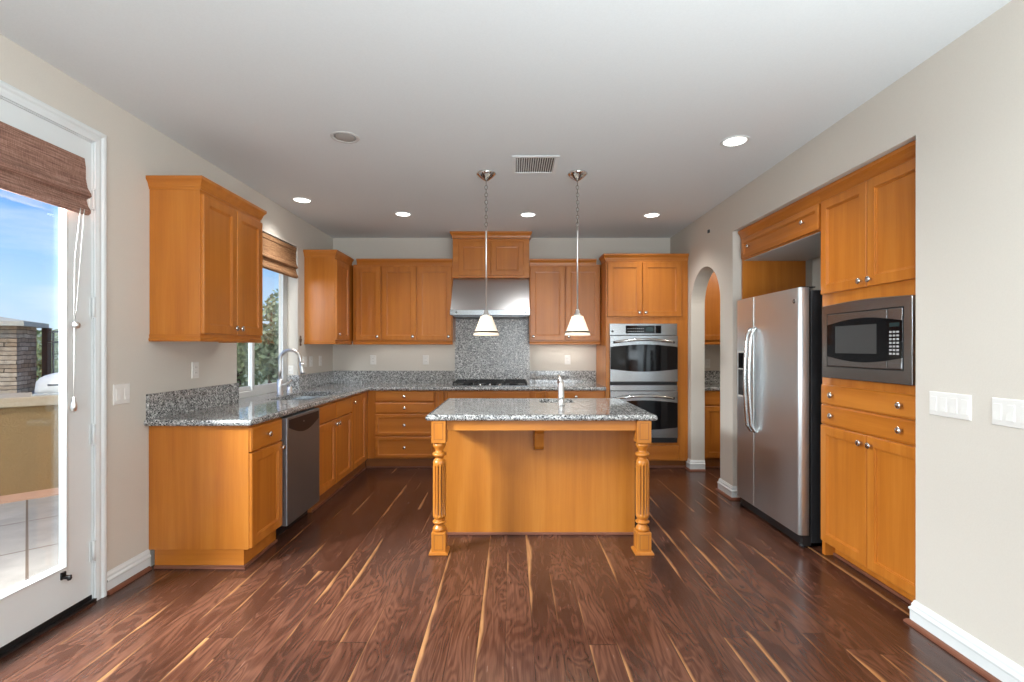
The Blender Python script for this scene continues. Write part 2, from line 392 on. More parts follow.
# ------------------------------------------------------------------ glazed door on the left
cas = [(0, 0), (0, .018), (.010, .022), (.022, .020), (.030, .013), (.044, .015), (.062, .011), (.062, 0)]   # across the casing, out
def casing(name, y0, y1, zt, x):
    mb = MB()
    rings = []
    for (sy, yy, zz, dz) in ((-1, y0, 0, 0), (-1, y0, zt, 1), (1, y1, zt, 1), (1, y1, 0, 0)):
        rings.append([(x + d, yy + sy * (.053 - w), zz + dz * (.053 - w)) for w, d in cas])
    mb.loft(rings); return mb
d = struct('door_1', MB().box(XL - .10, XL - .04, DOOR[0] + .02, DOOR[1] - .014, DOOR[3] - .04, DOOR[3] - .014).box(XL - .10, XL - .04, DOOR[1] - .035, DOOR[1] - .014, 0, DOOR[3] - .04).box(XL - .10, XL - .001, DOOR[0] + .001, DOOR[0] + .02, 0, DOOR[3] - .001).box(XL - .10, XL - .001, DOOR[1] - .014, DOOR[1] - .001, 0, DOOR[3] - .001)
           .box(XL - .10, XL - .001, DOOR[0], DOOR[1], DOOR[3] - .014, DOOR[3] - .001), WHITE)
struct('door_casing', casing('c', DOOR[0], DOOR[1], DOOR[3], XL), WHITE, d)
dx0, dx1 = XL - .036, XL - .006
GY0, GY1, GZ0, GZ1 = 1.75, 2.425, .255, 2.3
leaf = MB()
wall_holes(leaf, DOOR[0] + .022, DOOR[1] - .0155, .04, DOOR[3] - .0155, 0, 0, [(GY0, GY1, GZ0, GZ1)], lambda m, p, q, a, b: m.box(dx0, dx1, p, q, a, b))
lf = struct('door_leaf', leaf, WHITE, d)
bead = MB(E_).loft([[(GY0 + i, dd, GZ0 + i), (GY1 - i, dd, GZ0 + i), (GY1 - i, dd, GZ1 - i), (GY0 + i, dd, GZ1 - i)] for i, dd in ((-.012, dx1), (-.010, dx1 + .008), (.004, dx1 + .012), (.014, dx1 - .004), (.02, dx1 - .012))], True, False, False)
struct('glazing_bead', bead, WHITE, lf)
struct('glass_pane', MB().box(dx0 + .004, dx0 + .010, GY0, GY1, GZ0, GZ1), GLASS, lf)
hg = []
for z in (2.14, 1.566, .89, .27):
    mb = MB().lathe([(.0075, -.05), (.0075, .05)], (XL + .006, DOOR[1] - .016, z), 'z', 10)
    mb.lathe([(.009, -.055), (.009, -.05)], (XL + .006, DOOR[1] - .016, z), 'z', 10).lathe([(.009, .05), (.009, .055)], (XL + .006, DOOR[1] - .016, z), 'z', 10)
    mb.box(XL - .008, XL - .003, DOOR[1] - .03, DOOR[1] - .016, z - .05, z + .05)
    struct('hinge', mb, WHITE, d)
mb = MB().box(XL - .006, XL + .002, 2.40, 2.425, .20, .235)
mb.add([(XL - .004, 2.40, .205), (XL - .004, 2.425, .205), (XL + .03, 2.425, .205), (XL + .03, 2.40, .205), (XL - .004, 2.40, .215), (XL - .004, 2.425, .215), (XL + .03, 2.425, .217), (XL + .03, 2.40, .217)],
       [(0, 1, 2, 3), (4, 5, 6, 7), (0, 1, 5, 4), (1, 2, 6, 5), (2, 3, 7, 6), (3, 0, 4, 7)])
mb.lathe([(.008, 0), (.012, .01), (.006, .02)], (XL + .028, 2.412, .196), 'z', 12)
struct('door_holder', mb, BLACK, lf)
struct('threshold', MB().box(XL - .10, XL + .012, DOOR[0], DOOR[1], 0, .016).box(XL - .055, XL - .004, DOOR[0] + .02, DOOR[1] - .016, .016, .038), BLACK, d)
mb = MB().lathe([(.028, 0), (.028, .008), (.012, .012), (.012, .04)], (XL - .02, 1.65, .95), 'u', 16)
mb.tube([(XL + .02, 1.65, .95), (XL + .03, 1.67, .95), (XL + .03, 1.76, .945)], .009)
struct('door_handle', mb, NICKEL, lf)

def roman(name, y0, y1, x, prof, mat, label, cordspec=None):
    t = thing(name, (x, (y0 + y1) / 2, prof[0][1]), label, 'blind')
    th = .006
    outer = [(x + a, b) for a, b in prof]; inner = [(x + a - th, b) for a, b in prof][::-1]
    obj('fabric', MB().loft([[(px, y0, pz) for px, pz in outer + inner], [(px, y1, pz) for px, pz in outer + inner]]), mat, t)
    return t
t = roman('roman_shade', 1.76, 2.495, XL + .002, [(.012, 2.325), (.03, 2.325), (.036, 2.28), (.036, 2.22), (.046, 2.17), (.064, 2.142), (.066, 2.128), (.055, 2.118), (.042, 2.124), (.04, 2.108), (.048, 2.08), (.062, 2.056), (.062, 2.042), (.05, 2.032), (.03, 2.035)], SHADE1,
      'reddish brown woven roman shade with a long pull cord, on the glazed door')
obj('headrail', MB().box(XL - .006, XL + .012, 1.76, 2.483, 2.295, 2.322), SHADE1, t)
mb = MB()
xc, yc_ = XL + .030, 2.438
mb.tube([(xc + .04, yc_ - .01, 2.05), (xc + .01, yc_ - .008, 1.8), (xc, yc_ - .002, 1.55), (xc, yc_, 1.48)], .0016, 6)
mb.tube([(xc + .04, yc_ + .012, 2.05), (xc + .012, yc_ + .02, 1.8), (xc + .004, yc_ + .008, 1.55), (xc, yc_, 1.48)], .0016, 6)
mb.tube([(xc, yc_, 1.48), (xc + .001, yc_ - .002, 1.25), (xc, yc_ - .004, 1.08)], .0018, 6)
pc = obj('pull_cord', mb, TCORD, t)
obj('bead', MB().lathe([(.004, -.018), (.014, -.012), (.018, 0), (.014, .012), (.004, .018)], (xc + .004, yc_ + .006, 1.465), 'z', 14), NICKEL, pc)
obj('tassel', MB().lathe([(.003, .045), (.007, .04), (.006, .028), (.012, .012), (.014, -.01), (.010, -.026), (.003, -.03)], (xc + .002, yc_ - .004, 1.06), 'z', 14), NICKEL, pc)

# ------------------------------------------------------------------ sink window
wx0, wx1 = XL - .155, XL - .108
w = struct('window_1', MB(), VINYL)
bpy.data.objects.remove(w)
fm = MB(); wall_holes(fm, WIN[0] + .001, WIN[1] - .001, .917, WIN[3] - .001, 0, 0, [(WIN[0] + .045, WIN[1] - .045, .965, WIN[3] - .045)], lambda m, p, q, a, b: m.box(wx0, wx1, p, q, a, b))
w = struct('window_1', fm, VINYL, None, .003)
def sash(y0, y1, xa, xb, z0=.967, z1=2.355):
    m = MB(); wall_holes(m, y0, y1, z0, z1, 0, 0, [(y0 + .04, y1 - .04, z0 + .04, z1 - .04)], lambda mm, p, q, a, b: mm.box(xa, xb, p, q, a, b))
    s_ = struct('window_sash', m, VINYL, w, .003)
    struct('glass_pane', MB().box((xa + xb) / 2 - .003, (xa + xb) / 2 + .003, y0 + .038, y1 - .038, z0 + .038, z1 - .038), GLASS, s_)
sash(WIN[0] + .046, 4.42, wx0 + .004, wx0 + .022); sash(4.37, WIN[1] - .046, wx0 + .024, wx1 - .002)
t = roman('woven_shade', 3.94, 5.035, XL - .026, [(-.012, 2.388), (.012, 2.388), (.014, 2.34), (.014, 2.26), (.020, 2.215), (.034, 2.19), (.036, 2.178), (.020, 2.17), (.012, 2.178), (.014, 2.16), (.022, 2.12), (.036, 2.095), (.036, 2.08), (.02, 2.07), (0, 2.075)], SHADE2,
      'tan woven reed shade folded up over the sink window')
obj('headrail', MB().box(XL - .05, XL - .006, 3.94, 5.035, 2.35, 2.388), SHADE2, t)
mb = MB().tube([(XL + .012, 5.03, 2.15), (XL + .010, 5.07, 1.9), (XL + .008, 5.085, 1.55), (XL + .01, 5.083, 1.48)], .0016, 6)
pc = obj('pull_cord', mb, TCORD, t)
obj('tassel', MB().lathe([(.002, .05), (.008, .04), (.006, .02), (.013, .01), (.010, -.015), (.006, -.03), (.012, -.045), (.003, -.06)], (XL + .015, 5.083, 1.43), 'z', 12), simple('brown_wood_tassel', (.09, .045, .02), .4), pc)

# ------------------------------------------------------------------ cabinet pieces
def door_mb(fr, u0, u1, z0, z1, d, th=.02, w=.056):
    lv = [(0, d), (0, d + th - .004), (.004, d + th), (w, d + th), (w + .0015, d + th - .005), (w + .007, d + th - .0055), (w + .0085, d + th - .012), (w + .014, d + th - .013)]
    return MB(fr).rings_rect(u0, u1, z0, z1, lv)
def slab_mb(fr, u0, u1, z0, z1, d, th=.02):
    return MB(fr).rings_rect(u0, u1, z0, z1, [(0, d), (0, d + th - .007), (.003, d + th - .005), (.007, d + th - .001), (.011, d + th)])
def knob(fr, u, d, z, parent, r=.0185):
    return obj('knob', MB(fr).lathe([(.007, 0), (.0055, .004), (.005, .012), (r * .8, .017), (r, .021), (r * .96, .025), (r * .6, .0285), (.001, .0295)], (u, d, z), 'd', 16), CHROME, parent)
def grain(fr): return {'E': WY, 'S': WX, 'W': WY}[fr.face]
def door(fr, t, u0, u1, z0, z1, d, kn=None, w=.056, name='door', mat=None):
    o = obj(name, door_mb(fr, u0, u1, z0, z1, d, w=w), mat or WZ, t)
    if kn:
        for (a, b) in ([kn] if isinstance(kn[0], (int, float)) else kn): knob(fr, a, d + .02, b, o)
    return o
def drawer(fr, t, u0, u1, z0, z1, d, kn=None, framed=False, name='drawer'):
    o = obj(name, door_mb(fr, u0, u1, z0, z1, d, w=.03) if framed else slab_mb(fr, u0, u1, z0, z1, d), grain(fr), t)
    if kn:
        for (a, b) in ([kn] if isinstance(kn[0], (int, float)) else kn): knob(fr, a, d + .02, b, o)
    return o
CR = [(0, 0), (.005, 0), (.006, .010), (.010, .016), (.012, .026), (.018, .040), (.028, .052), (.031, .056), (.032, .074), (0, .074)]
def crownp(z0, sc=1.0): return [(a * sc, z0 + b * sc) for a, b in CR]
RAILP = [(-.018, 0), (.004, 0), (.008, .006), (.008, .018), (.002, .024), (.004, .034), (.004, .044), (-.018, .044)]
def railp(z0): return [(a, z0 + b) for a, b in RAILP]
ZU0, ZU1 = 1.433, 2.335      # box of the wall cabinets (between light rail and crown)

# 1. wall cabinet by the window, left wall
U0, U1, XF = 2.982, 3.70, -1.90
X1 = -1.918
t = thing('upper_cabinet', (XL, (U0 + U1) / 2, 1.39), 'tall two-door maple wall cabinet alone on the left wall, before the sink window', 'cabinet', 'maple wall cabinets')
obj('cabinet_body', MB().box(XL, X1, U0, U1, ZU0, ZU1), WZ, t, .002)
obj('crown_moulding', MB().sweep([(XL + .001, U1), (X1, U1), (X1, U0), (XL + .001, U0)][::-1], crownp(2.326)), WX, t)
obj('light_rail', MB().sweep([(XL + .001, U0), (X1, U0), (X1, U1), (XL + .001, U1)], railp(1.39)), WX, t)
um = 3.352
door(E_, t, U0 + .006, um - .003, 1.44, 2.30, X1, (um - .035, 1.485)); door(E_, t, um + .003, U1 - .006, 1.44, 2.30, X1, (um + .035, 1.485))

# 2. corner wall cabinet on the left wall beyond the window
t = thing('upper_cabinet', (XL, 5.6, 1.39), 'one-door maple wall cabinet in the back left corner, right of the sink window', 'cabinet', 'maple wall cabinets')
C0, YF = 5.205, 5.73
obj('cabinet_body', MB().box(XL, XF, C0, YB, ZU0, ZU1), WZ, t, .002)
obj('crown_moulding', MB().sweep([(XL + .001, C0), (XF, C0), (XF, YF)], crownp(2.326)), WX, t)
obj('light_rail', MB().sweep([(XL + .001, C0), (XF, C0), (XF, YF)], railp(1.39)), WX, t)
door(E_, t, C0 + .006, 5.62, 1.44, 2.30, XF, (C0 + .04, 1.50))

# 3. three doors on the back wall
def backuppers(x0, x1, label, doors, end_path, xs=1.0):
    t = thing('upper_cabinet', ((x0 + x1) / 2, YB, 1.39), label, 'cabinet', 'maple wall cabinets')
    obj('cabinet_body', MB().box(x0, x1, YF, YB, ZU0, ZU1), WZ, t, .002)
    obj('crown_moulding', MB().sweep(end_path, crownp(2.326)), WX, t)
    obj('light_rail', MB().sweep([(x0 + .001, YF), (x1 - .001, YF)], railp(1.39)), WX, t)
    for a, b, k in doors: door(S_, t, a, b, 1.44, 2.305, -YF, (k, 1.485))
    return t
backuppers(XF + .022, -.70, 'three-door maple wall cabinet on the back wall left of the range hood', [(-1.843, -1.548, -1.585), (-1.536, -1.130, -1.167), (-1.118, -.712, -.748)],
           [(XF + .07, YF), (-.70, YF)])
backuppers(.206, 1.045, 'two-door maple wall cabinet between the range hood and the wall ovens', [(.216, .622, .252), (.634, 1.038, .670)], [(.206, YF), (.995, YF)])
# 4. cabinet over the hood, reaching the ceiling
t = thing('hood_cabinet', (-.25, YB, 2.18), 'short two-door maple cabinet over the range hood, reaching the ceiling', 'cabinet')
hx0, hx1, hy = -.698, .203, 5.72
obj('cabinet_body', MB().box(hx0, hx1, hy, YB, 2.178, 2.64), WX, t, .002)
obj('crown_moulding', MB().sweep([(hx0, YB - .001), (hx0, hy), (hx1, hy), (hx1, YB - .001)], [(a, z) for a, z in crownp(2.642, 1.04)]), WX, t)
door(S_, t, hx0 + .07, -.2515, 2.205, 2.60, -hy, None); door(S_, t, -.2455, hx1 - .07, 2.205, 2.60, -hy, None)

# 5. range hood
t = thing('range_hood', (-.247, YB, 1.715), 'slanted stainless steel range hood above the cooktop', 'range hood')
prof = [(YB - .002, 2.177), (5.74, 2.177), (5.47, 1.785), (5.462, 1.775), (5.462, 1.722), (YB - .002, 1.722)]
obj('hood_shell', MB().prism(prof, hx0 + .004, hx1 - .004, 'u'), steel('hood_stainless', (.64, .65, .66), .34, 0), t, .003)
obj('hood_lip', MB().box(hx0 - .002, hx1 + .002, 5.455, 5.52, 1.718, 1.782), STEEL, t, .004)
obj('filter', MB().box(hx0 + .04, hx1 - .04, 5.53, 5.98, 1.708, 1.722), DSTEEL, t)
for x in (-.55, .05): obj('hood_lamp', MB().lathe([(.03, 0), (.028, -.008)], (x, 5.56, 1.712), 'z', 16), LENS, t)
bd = obj('badge', MB(S_).lathe([(.011, 0), (.011, .002), (.009, .003)], (-.625, -5.455, 1.752), 'd', 16), DGREY, t)
obj('control_button', MB(S_).lathe([(.007, 0), (.006, .005)], (.15, -5.455, 1.752), 'd', 12), DGREY, t)

# 6. tall oven cabinet
tx0, tx1, ty = 1.048, 1.966, 5.42
t = thing('oven_cabinet', (1.5, YB, 0), 'tall maple cabinet housing the two wall ovens, beside the archway', 'cabinet')
bd_ = MB(); wall_holes(bd_, tx0, tx1, .09, 2.335, 0, 0, [(1.095, 1.83, .31, 1.615)], lambda m, p, q, a, b: m.box(p, q, ty, YB - .002, a, b))
obj('cabinet_body', bd_, WZ, t, .002)
obj('crown_moulding', MB().sweep([(tx0, YF - .06), (tx0, ty), (tx1, ty)], crownp(2.326)), WX, t)
xm = 1.452
door(S_, t, 1.066, xm - .003, 1.70, 2.305, -ty, (xm - .035, 1.745)); door(S_, t, xm + .003, 1.89, 1.70, 2.305, -ty, (xm + .035, 1.745))
drawer(S_, t, 1.066, 1.86, .098, .262, -ty, (1.463, .185))
obj('toe_kick', MB().box(tx0, tx1, ty + .07, YB - .002, 0, .09), KICK, t)
obj('shoe_moulding', MB().sweep([(tx0, ty + .07), (tx1, ty + .07)], [(a * .5, b) for a, b in shoe]), SHOE, t)

# 7. double wall oven
t = thing('double_wall_oven', (1.46, 5.70, .30), 'stainless double wall oven with black glass doors', 'oven')
ox0, ox1, oy = 1.087, 1.838, 5.395
obj('oven_box', MB().box(1.10, 1.825, oy + .02, 5.95, .315, 1.61), BLACK, t)
fr = MB(S_)
def arcpanel(fr, u0, u1, za, zb, bulge, d0, d1, n=20, top=True, bot=True):
    """panel whose top and bottom edges bow outwards"""
    tp = [(u1 + (u0 - u1) * k / n, zb + (bulge * math.sin(PI * k / n) if top else 0)) for k in range(n + 1)]
    bt = [(u0 + (u1 - u0) * k / n, za - (bulge * math.sin(PI * k / n) if bot else 0)) for k in range(n + 1)]
    return MB(fr).prism(bt + tp, d0, d1, 'd')
D = -oy
obj('control_panel', MB(S_).box(ox0, ox1, D - .02, D, 1.492, 1.622), STEEL, t, .003)
cp = obj('display', MB(S_).box(1.265, 1.588, D, D + .003, 1.512, 1.600).box(1.595, 1.66, D, D + .003, 1.512, 1.600), BGLASS, t)
for k in range(9):
    for j in range(2):
        obj('key', MB(S_).box(1.285 + k * .021, 1.297 + k * .021, D + .003, D + .0045, 1.532 + j * .03, 1.538 + j * .03), KEY, cp)
obj('clock', MB(S_).box(1.49, 1.57, D + .003, D + .0045, 1.535, 1.58), LCD, cp)
obj('badge', MB(S_).lathe([(.012, 0), (.012, .002)], (1.118, D, 1.535), 'd', 16), DGREY, t)
def oven_door(z0, z1, wa, wb, hz):
    o = obj('oven_door', MB(S_).box(ox0, ox1, D - .02, D + .022, z0, z1), STEEL, t, .004)
    o_w = obj('oven_window', arcpanel(S_, ox0 + .004, ox1 - .004, wa, wb, .028, D + .02, D + .0245), BGLASS, o)
    n = 16; pts = [(ox0 + .04 + (ox1 - ox0 - .08) * k / n, D + .022 + .045 * min(1, math.sin(PI * k / n) * 2.2) + .012 * math.sin(PI * k / n), hz - .012 + .03 * math.sin(PI * k / n)) for k in range(n + 1)]
    obj('handle', MB(S_).tube(pts, .011, 10, flat=(1, 1.3)), CHROME, o)
oven_door(.975, 1.488, 1.115, 1.362, 1.425)
obj('vent_gap', MB(S_).box(ox0 + .002, ox1 - .002, D - .02, D + .004, .938, .972), BLACK, t)
obj('trim_strip', MB(S_).box(ox0, ox1, D - .02, D + .012, .876, .937), STEEL, t, .003)
oven_door(.352, .872, .470, .742, .805)
obj('bottom_vent', MB(S_).box(ox0 + .002, ox1 - .002, D - .02, D + .008, .298, .350), BLACK, t)

# ------------------------------------------------------------------ base cabinets, left run
XB = -1.615                   # face frame of the left run
ZT = .874
def kick(t, fr, u0, u1, d, back, sh=0):
    obj('toe_kick', MB(fr).box(u0 + (.001 if sh else 0), u1, back, d - .032, 0, .1112), KICK, t)
    obj('shoe_moulding', MB(fr).box(u0 + sh, u1, d - .032, d - .018, 0, .018), SHOE, t, .004)
B0 = 2.975
t = thing('base_cabinet', (-1.9, 3.17, 0), 'maple base cabinet at the near end of the left counter, one drawer over one door', 'cabinet', 'maple base cabinets')
obj('cabinet_body', MB().box(XL + .001, XB, B0, 3.382, .112, ZT), WZ, t, .002)
obj('toe_kick', MB().box(XL + .035, XB - .032, B0 + .004, 3.382, 0, .112), WX, t)
obj('shoe_moulding', MB().box(XB - .032, XB - .018, B0 - .012, 3.382, 0, .018).box(XL + .04, XB - .018, B0 - .012, B0 + .004, 0, .018), SHOE, t, .004)
drawer(E_, t, B0 + .004, 3.372, .712, .862, XB, (3.165, .79))
door(E_, t, B0 + .004, 3.372, .12, .702, XB, (3.345, .665))
# dishwasher
t = thing('dishwasher', (-1.9, 3.68, 0), 'stainless dishwasher with a black recessed pull under the left counter', 'dishwasher')
q0, q1 = 3.390, 3.972
obj('washer_tub', MB().box(XL + .03, XB - .005, q0, q1, .10, ZT - .006), DGREY, t)
do = obj('washer_door', MB().box(XB - .004, XB + .042, q0 + .004, q1 - .004, .10, ZT - .012), DSTEEL, t, .006)
n = 16
pk = [(q0 + .03 + (q1 - q0 - .06) * k / n, .785 - .06 * math.sin(PI * k / n)) for k in range(n + 1)] + [(q1 - .03, .842), (q0 + .03, .842)]
obj('pull_recess', MB(E_).prism(pk, XB + .038, XB + .0445, 'd'), BLACK, do)
obj('indicator', MB(E_).lathe([(.006, 0), (.006, .001)], (3.66, XB + .0445, .80), 'd', 10), KEY, do)
obj('washer_kick', MB().box(XL + .05, XB - .06, q0, q1, 0, .10), BLACK, t)
# sink base
t = thing('sink_base_cabinet', (-1.9, 4.4, 0), 'maple sink base with two doors under two plain fronts, right of the dishwasher', 'cabinet', 'maple base cabinets')
s0, s1, sm = 3.980, 4.838, 4.408
mb = MB().box(XB - .02, XB, s0, s1, .112, ZT).box(XL + .001, XB - .02, s0, s0 + .018, .112, ZT).box(XL + .001, XB - .02, s1 - .018, s1, .112, ZT).box(XL + .001, XB - .02, s0, s1, .112, .13)
obj('cabinet_body', mb, WZ, t)
kick(t, E_, s0, s1, XB, XL + .05)
for a, b in ((s0 + .004, sm - .003), (sm + .003, s1 - .004)): obj('drawer_front', slab_mb(E_, a, b, .712, .862, XB), WY, t)
door(E_, t, s0 + .004, sm - .003, .12, .702, XB, (sm - .035, .665)); door(E_, t, sm + .003, s1 - .004, .12, .702, XB, (sm + .035, .665))
# corner cabinet
t = thing('corner_base_cabinet', (-1.9, 5.2, 0), 'tall single-door maple base cabinet in the inner corner of the counter', 'cabinet', 'maple base cabinets')
obj('cabinet_body', MB().box(XL + .001, XB, s1 + .002, YB - .01, .112, ZT), WZ, t)
kick(t, E_, s1 + .002, 5.446, XB, XL + .05)
door(E_, t, s1 + .008, 5.30, .12, .862, XB, (s1 + .045, .80))
# ------------------------------------------------------------------ base cabinets, back run
YK = 5.432
t = thing('drawer_cabinet', (-1.2, 5.7, 0), 'maple base cabinet with four drawers left of the cooktop', 'cabinet', 'maple base cabinets')
obj('cabinet_body', MB().box(XB + .001, -.760, YK, YB - .01, .112, ZT), WZ, t)
kick(t, S_, XB - .031, -.760, -YK, -YB + .02, .0145)
for z0, z1, fm_ in ((.752, .866, False), (.622, .738, False), (.372, .608, True), (.124, .358, True)):
    drawer(S_, t, -1.53, -.868, z0, z1, -YK, (-1.2, (z0 + z1) / 2), fm_)
obj('fluted_filler', door_mb(S_, -.85, -.768, .124, .866, -YK, th=.018, w=.018), WZ, t)
t = thing('cooktop_base_cabinet', (-.27, 5.7, 0), 'maple base cabinet under the cooktop with a wide plain front', 'cabinet', 'maple base cabinets')
obj('cabinet_body', MB().box(-.758, .372, YK, YB - .01, .112, ZT), WZ, t)
kick(t, S_, -.758, .372, -YK, -YB + .02)
obj('drawer_front', slab_mb(S_, -.725, .203, .745, .862, -YK), WX, t)
door(S_, t, -.725, -.264, .124, .735, -YK, (-.30, .69)); door(S_, t, -.258, .203, .124, .735, -YK, (-.222, .69))
obj('fluted_filler', door_mb(S_, .236, .366, .124, .866, -YK, th=.018, w=.02), WZ, t)
t = thing('base_cabinet', (.7, 5.7, 0), 'maple base cabinet right of the cooktop, mostly hidden behind the island', 'cabinet', 'maple base cabinets')
obj('cabinet_body', MB().box(.374, tx0 - .002, YK, YB - .01, .112, ZT), WZ, t)
kick(t, S_, .374, tx0 - .002, -YK, -YB + .02)
drawer(S_, t, .392, 1.035, .745, .862, -YK, (.713, .805))
door(S_, t, .392, .71, .124, .735, -YK, (.675, .69)); door(S_, t, .717, 1.035, .124, .735, -YK, (.752, .69))

# ------------------------------------------------------------------ L-shaped granite worktop
XC, YC, XE = -1.575, 5.39, tx0 - .002
SK = (-2.07, -1.69, 4.05, 4.82)
def bull(z0, z1, n=8, t=.0):
    c = (z0 + z1) / 2; r = (z1 - z0) / 2
    return [(-.0, z0)] + [(r * math.sin(PI * k / n) * .8, c - r * math.cos(PI * k / n)) for k in range(n + 1)] + [(0, z1)]
def bullp(z0, z1, n=8):
    c = (z0 + z1) / 2; r = (z1 - z0) / 2
    return [(-.006, z0)] + [(r * math.sin(PI * k / n) * .8, c - r * math.cos(PI * k / n)) for k in range(n + 1)] + [(-.006, z1)]
t = thing('granite_worktop', (-1.9, 5.7, .875), 'polished speckled grey granite worktop along the left and back walls', 'countertop')
mb = MB()
Z0, Z1 = .875, .915
o_ = .016
mb.box(XL + .0005, SK[0], 2.95, YB - .001, Z0, Z1); mb.box(SK[1], XC - o_, 2.95, YB - .001, Z0, Z1)
mb.box(SK[0], SK[1], 2.95, SK[2], Z0, Z1); mb.box(SK[0], SK[1], SK[3], YB - .001, Z0, Z1)
mb.box(XC - o_, XE, YC + o_, YB - .001, Z0, Z1)
mb.box(wx1 + .001, XL + .0005, WIN[0] + .001, WIN[1] - .001, Z0 + .001, Z1)
mb.sweep([(XL + .001, 2.95), (XC - o_ - .001, 2.95), (XC - o_, 2.956), (XC - o_, YC + o_), (XE, YC + o_)], bullp(Z0, Z1))
obj('worktop_slab', mb, GRAN, t)
mb = MB().box(XL + .0008, XL + .02, 2.952, WIN[0] - .002, Z1, 1.068); obj('backsplash', mb, GRAN, t, .0015)
mb = MB().box(XL + .0008, XL + .02, WIN[1], YB - .02, Z1, 1.068).box(wx1 + .002, XL + .02, WIN[1] - .018, WIN[1] - .0005, Z1, 1.068); obj('backsplash', mb, GRAN, t, .0015)
obj('backsplash', MB().box(XL + .0205, hx0 - .012, YB - .02, YB - .001, Z1, 1.068), GRAN, t, .0015)
obj('backsplash', MB().box(.22, XE, YB - .02, YB - .001, Z1, 1.068), GRAN, t, .0015)
tag(obj('range_backsplash', MB().box(hx0 - .011, .219, YB - .022, YB - .001, Z1 + .0006, 1.715), GRANB, None, org=(-.25, YB, Z1)), 'full-height granite slab behind the cooktop, below the range hood', 'backsplash')

# kitchen sink (undermount, two bowls)
t = thing('kitchen_sink', (-1.88, 4.43, .70), 'stainless two-bowl undermount sink below the left window', 'sink')
def bowl(x0, x1, y0, y1, zt, dep, th=.004):
    r_ = []
    for i, z in ((-.012, zt), (0, zt), (.006, zt - dep * .5), (.012, zt - dep + .03), (.03, zt - dep), (.12, zt - dep - .004)):
        i = min(i, (x1 - x0) / 2 - .02)
        r_.append([(x0 + i, y0 + i, z), (x1 - i, y0 + i, z), (x1 - i, y1 - i, z), (x0 + i, y1 - i, z)])
    return MB().loft(r_, True, False, True)
for a, b, dd in ((SK[2] + .004, 4.455, .2), (4.485, SK[3] - .004, .17)):
    o = obj('sink_bowl', bowl(SK[0] + .004, SK[1] - .004, a, b, .874, dd), STEELY, t)
    obj('drain', MB().lathe([(.042, 0), (.04, .004), (.03, .001), (.002, 0)], ((SK[0] + SK[1]) / 2, (a + b) / 2, .874 - dd - .002), 'z', 20), CHROME, o)
obj('divider', MB().box(SK[0] + .002, SK[1] - .002, 4.452, 4.488, .80, .872), STEELY, t, .006)
# tall kitchen faucet
fx_, fy_ = -2.148, 4.49
t = thing('kitchen_faucet', (fx_, fy_, .915), 'tall gooseneck pull-down kitchen faucet at the left window', 'faucet')
obj('faucet_body', MB().lathe([(.030, 0), (.030, .006), (.026, .01), (.0255, .13), (.022, .14), (.015, .15)], (fx_, fy_, .9156), 'z', 24), NICKEL, t)
R = .095; arc = [(fx_, fy_, 1.05), (fx_, fy_, 1.15)] + [(fx_ + R - R * math.cos(PI * k / 16), fy_, 1.235 + R * math.sin(PI * k / 16)) for k in range(0, 17)] 
arc.append((fx_ + 2 * R + .006, fy_, 1.20))
obj('spout', MB().tube(arc, .0145, 14), NICKEL, t)
obj('spray_head', MB().tube([(fx_ + 2 * R + .004, fy_, 1.212), (fx_ + 2 * R + .010, fy_, 1.18), (fx_ + 2 * R + .018, fy_, 1.13), (fx_ + 2 * R + .022, fy_, 1.105)], [.016, .019, .023, .023], 16), NICKEL, t)
obj('lever', MB().tube([(fx_ + .015, fy_ + .0, 1.005), (fx_ + .045, fy_ - .012, 1.012), (fx_ + .07, fy_ + .04, 1.03), (fx_ + .075, fy_ + .075, 1.055)], [.013, .012, .007, .006], 12), NICKEL, t)
t = obj('air_gap_cap', MB().lathe([(.026, 0), (.026, .006), (.022, .008), (.022, .052), (.018, .060), (.002, .062)], (-2.155, 4.70, .9156), 'z', 20), NICKEL, None, org=(-2.155, 4.70, .915))
tag(t, 'short round nickel air gap cap behind the kitchen faucet', 'sink accessory')

# cooktop
t = thing('gas_cooktop', (-.25, 5.72, .915), 'black and steel five-burner gas cooktop on the back worktop', 'cooktop')
cx0, cx1, cy0, cy1 = -.695, .190, 5.475, 5.965
obj('cooktop_tray', MB().box(cx0, cx1, cy0, cy1, .9156, .925), STEEL, t, .003)
burn = [(-.52, 5.60), (-.52, 5.84), (-.25, 5.73), (.02, 5.60), (.02, 5.84)]
for bx, by in burn:
    o = obj('burner', MB().lathe([(.055, 0), (.052, .012), (.040, .016), (.040, .022), (.034, .027), (.002, .028)], (bx, by, .925), 'z', 20), IRON, t)
for gx0, gx1 in ((cx0 + .02, -.415), (-.405, -.100), (-.090, cx1 - .02)):
    mb = MB()
    for x in (gx0 + .006, gx1 - .006): mb.box(x - .006, x + .006, cy0 + .04, cy1 - .02, .950, .966)
    for y in (cy0 + .04, (cy0 + cy1) / 2, cy1 - .02): mb.box(gx0, gx1, y - .006, y + .006, .950, .966)
    m_ = (gx0 + gx1) / 2
    for y in (5.60, 5.84): mb.box(gx0 + .03, m_ - .03, y - .005, y + .005, .954, .969).box(m_ + .03, gx1 - .03, y - .005, y + .005, .954, .969)
    mb.box(m_ - .005, m_ + .005, cy0 + .04, 5.57, .954, .969).box(m_ - .005, m_ + .005, 5.87, cy1 - .02, .954, .969)
    for x in (gx0 + .006, gx1 - .006):
        for y in (cy0 + .046, cy1 - .026): mb.box(x - .007, x + .007, y - .007, y + .007, .925, .952)
    obj('grate', mb, IRON, t, .002)
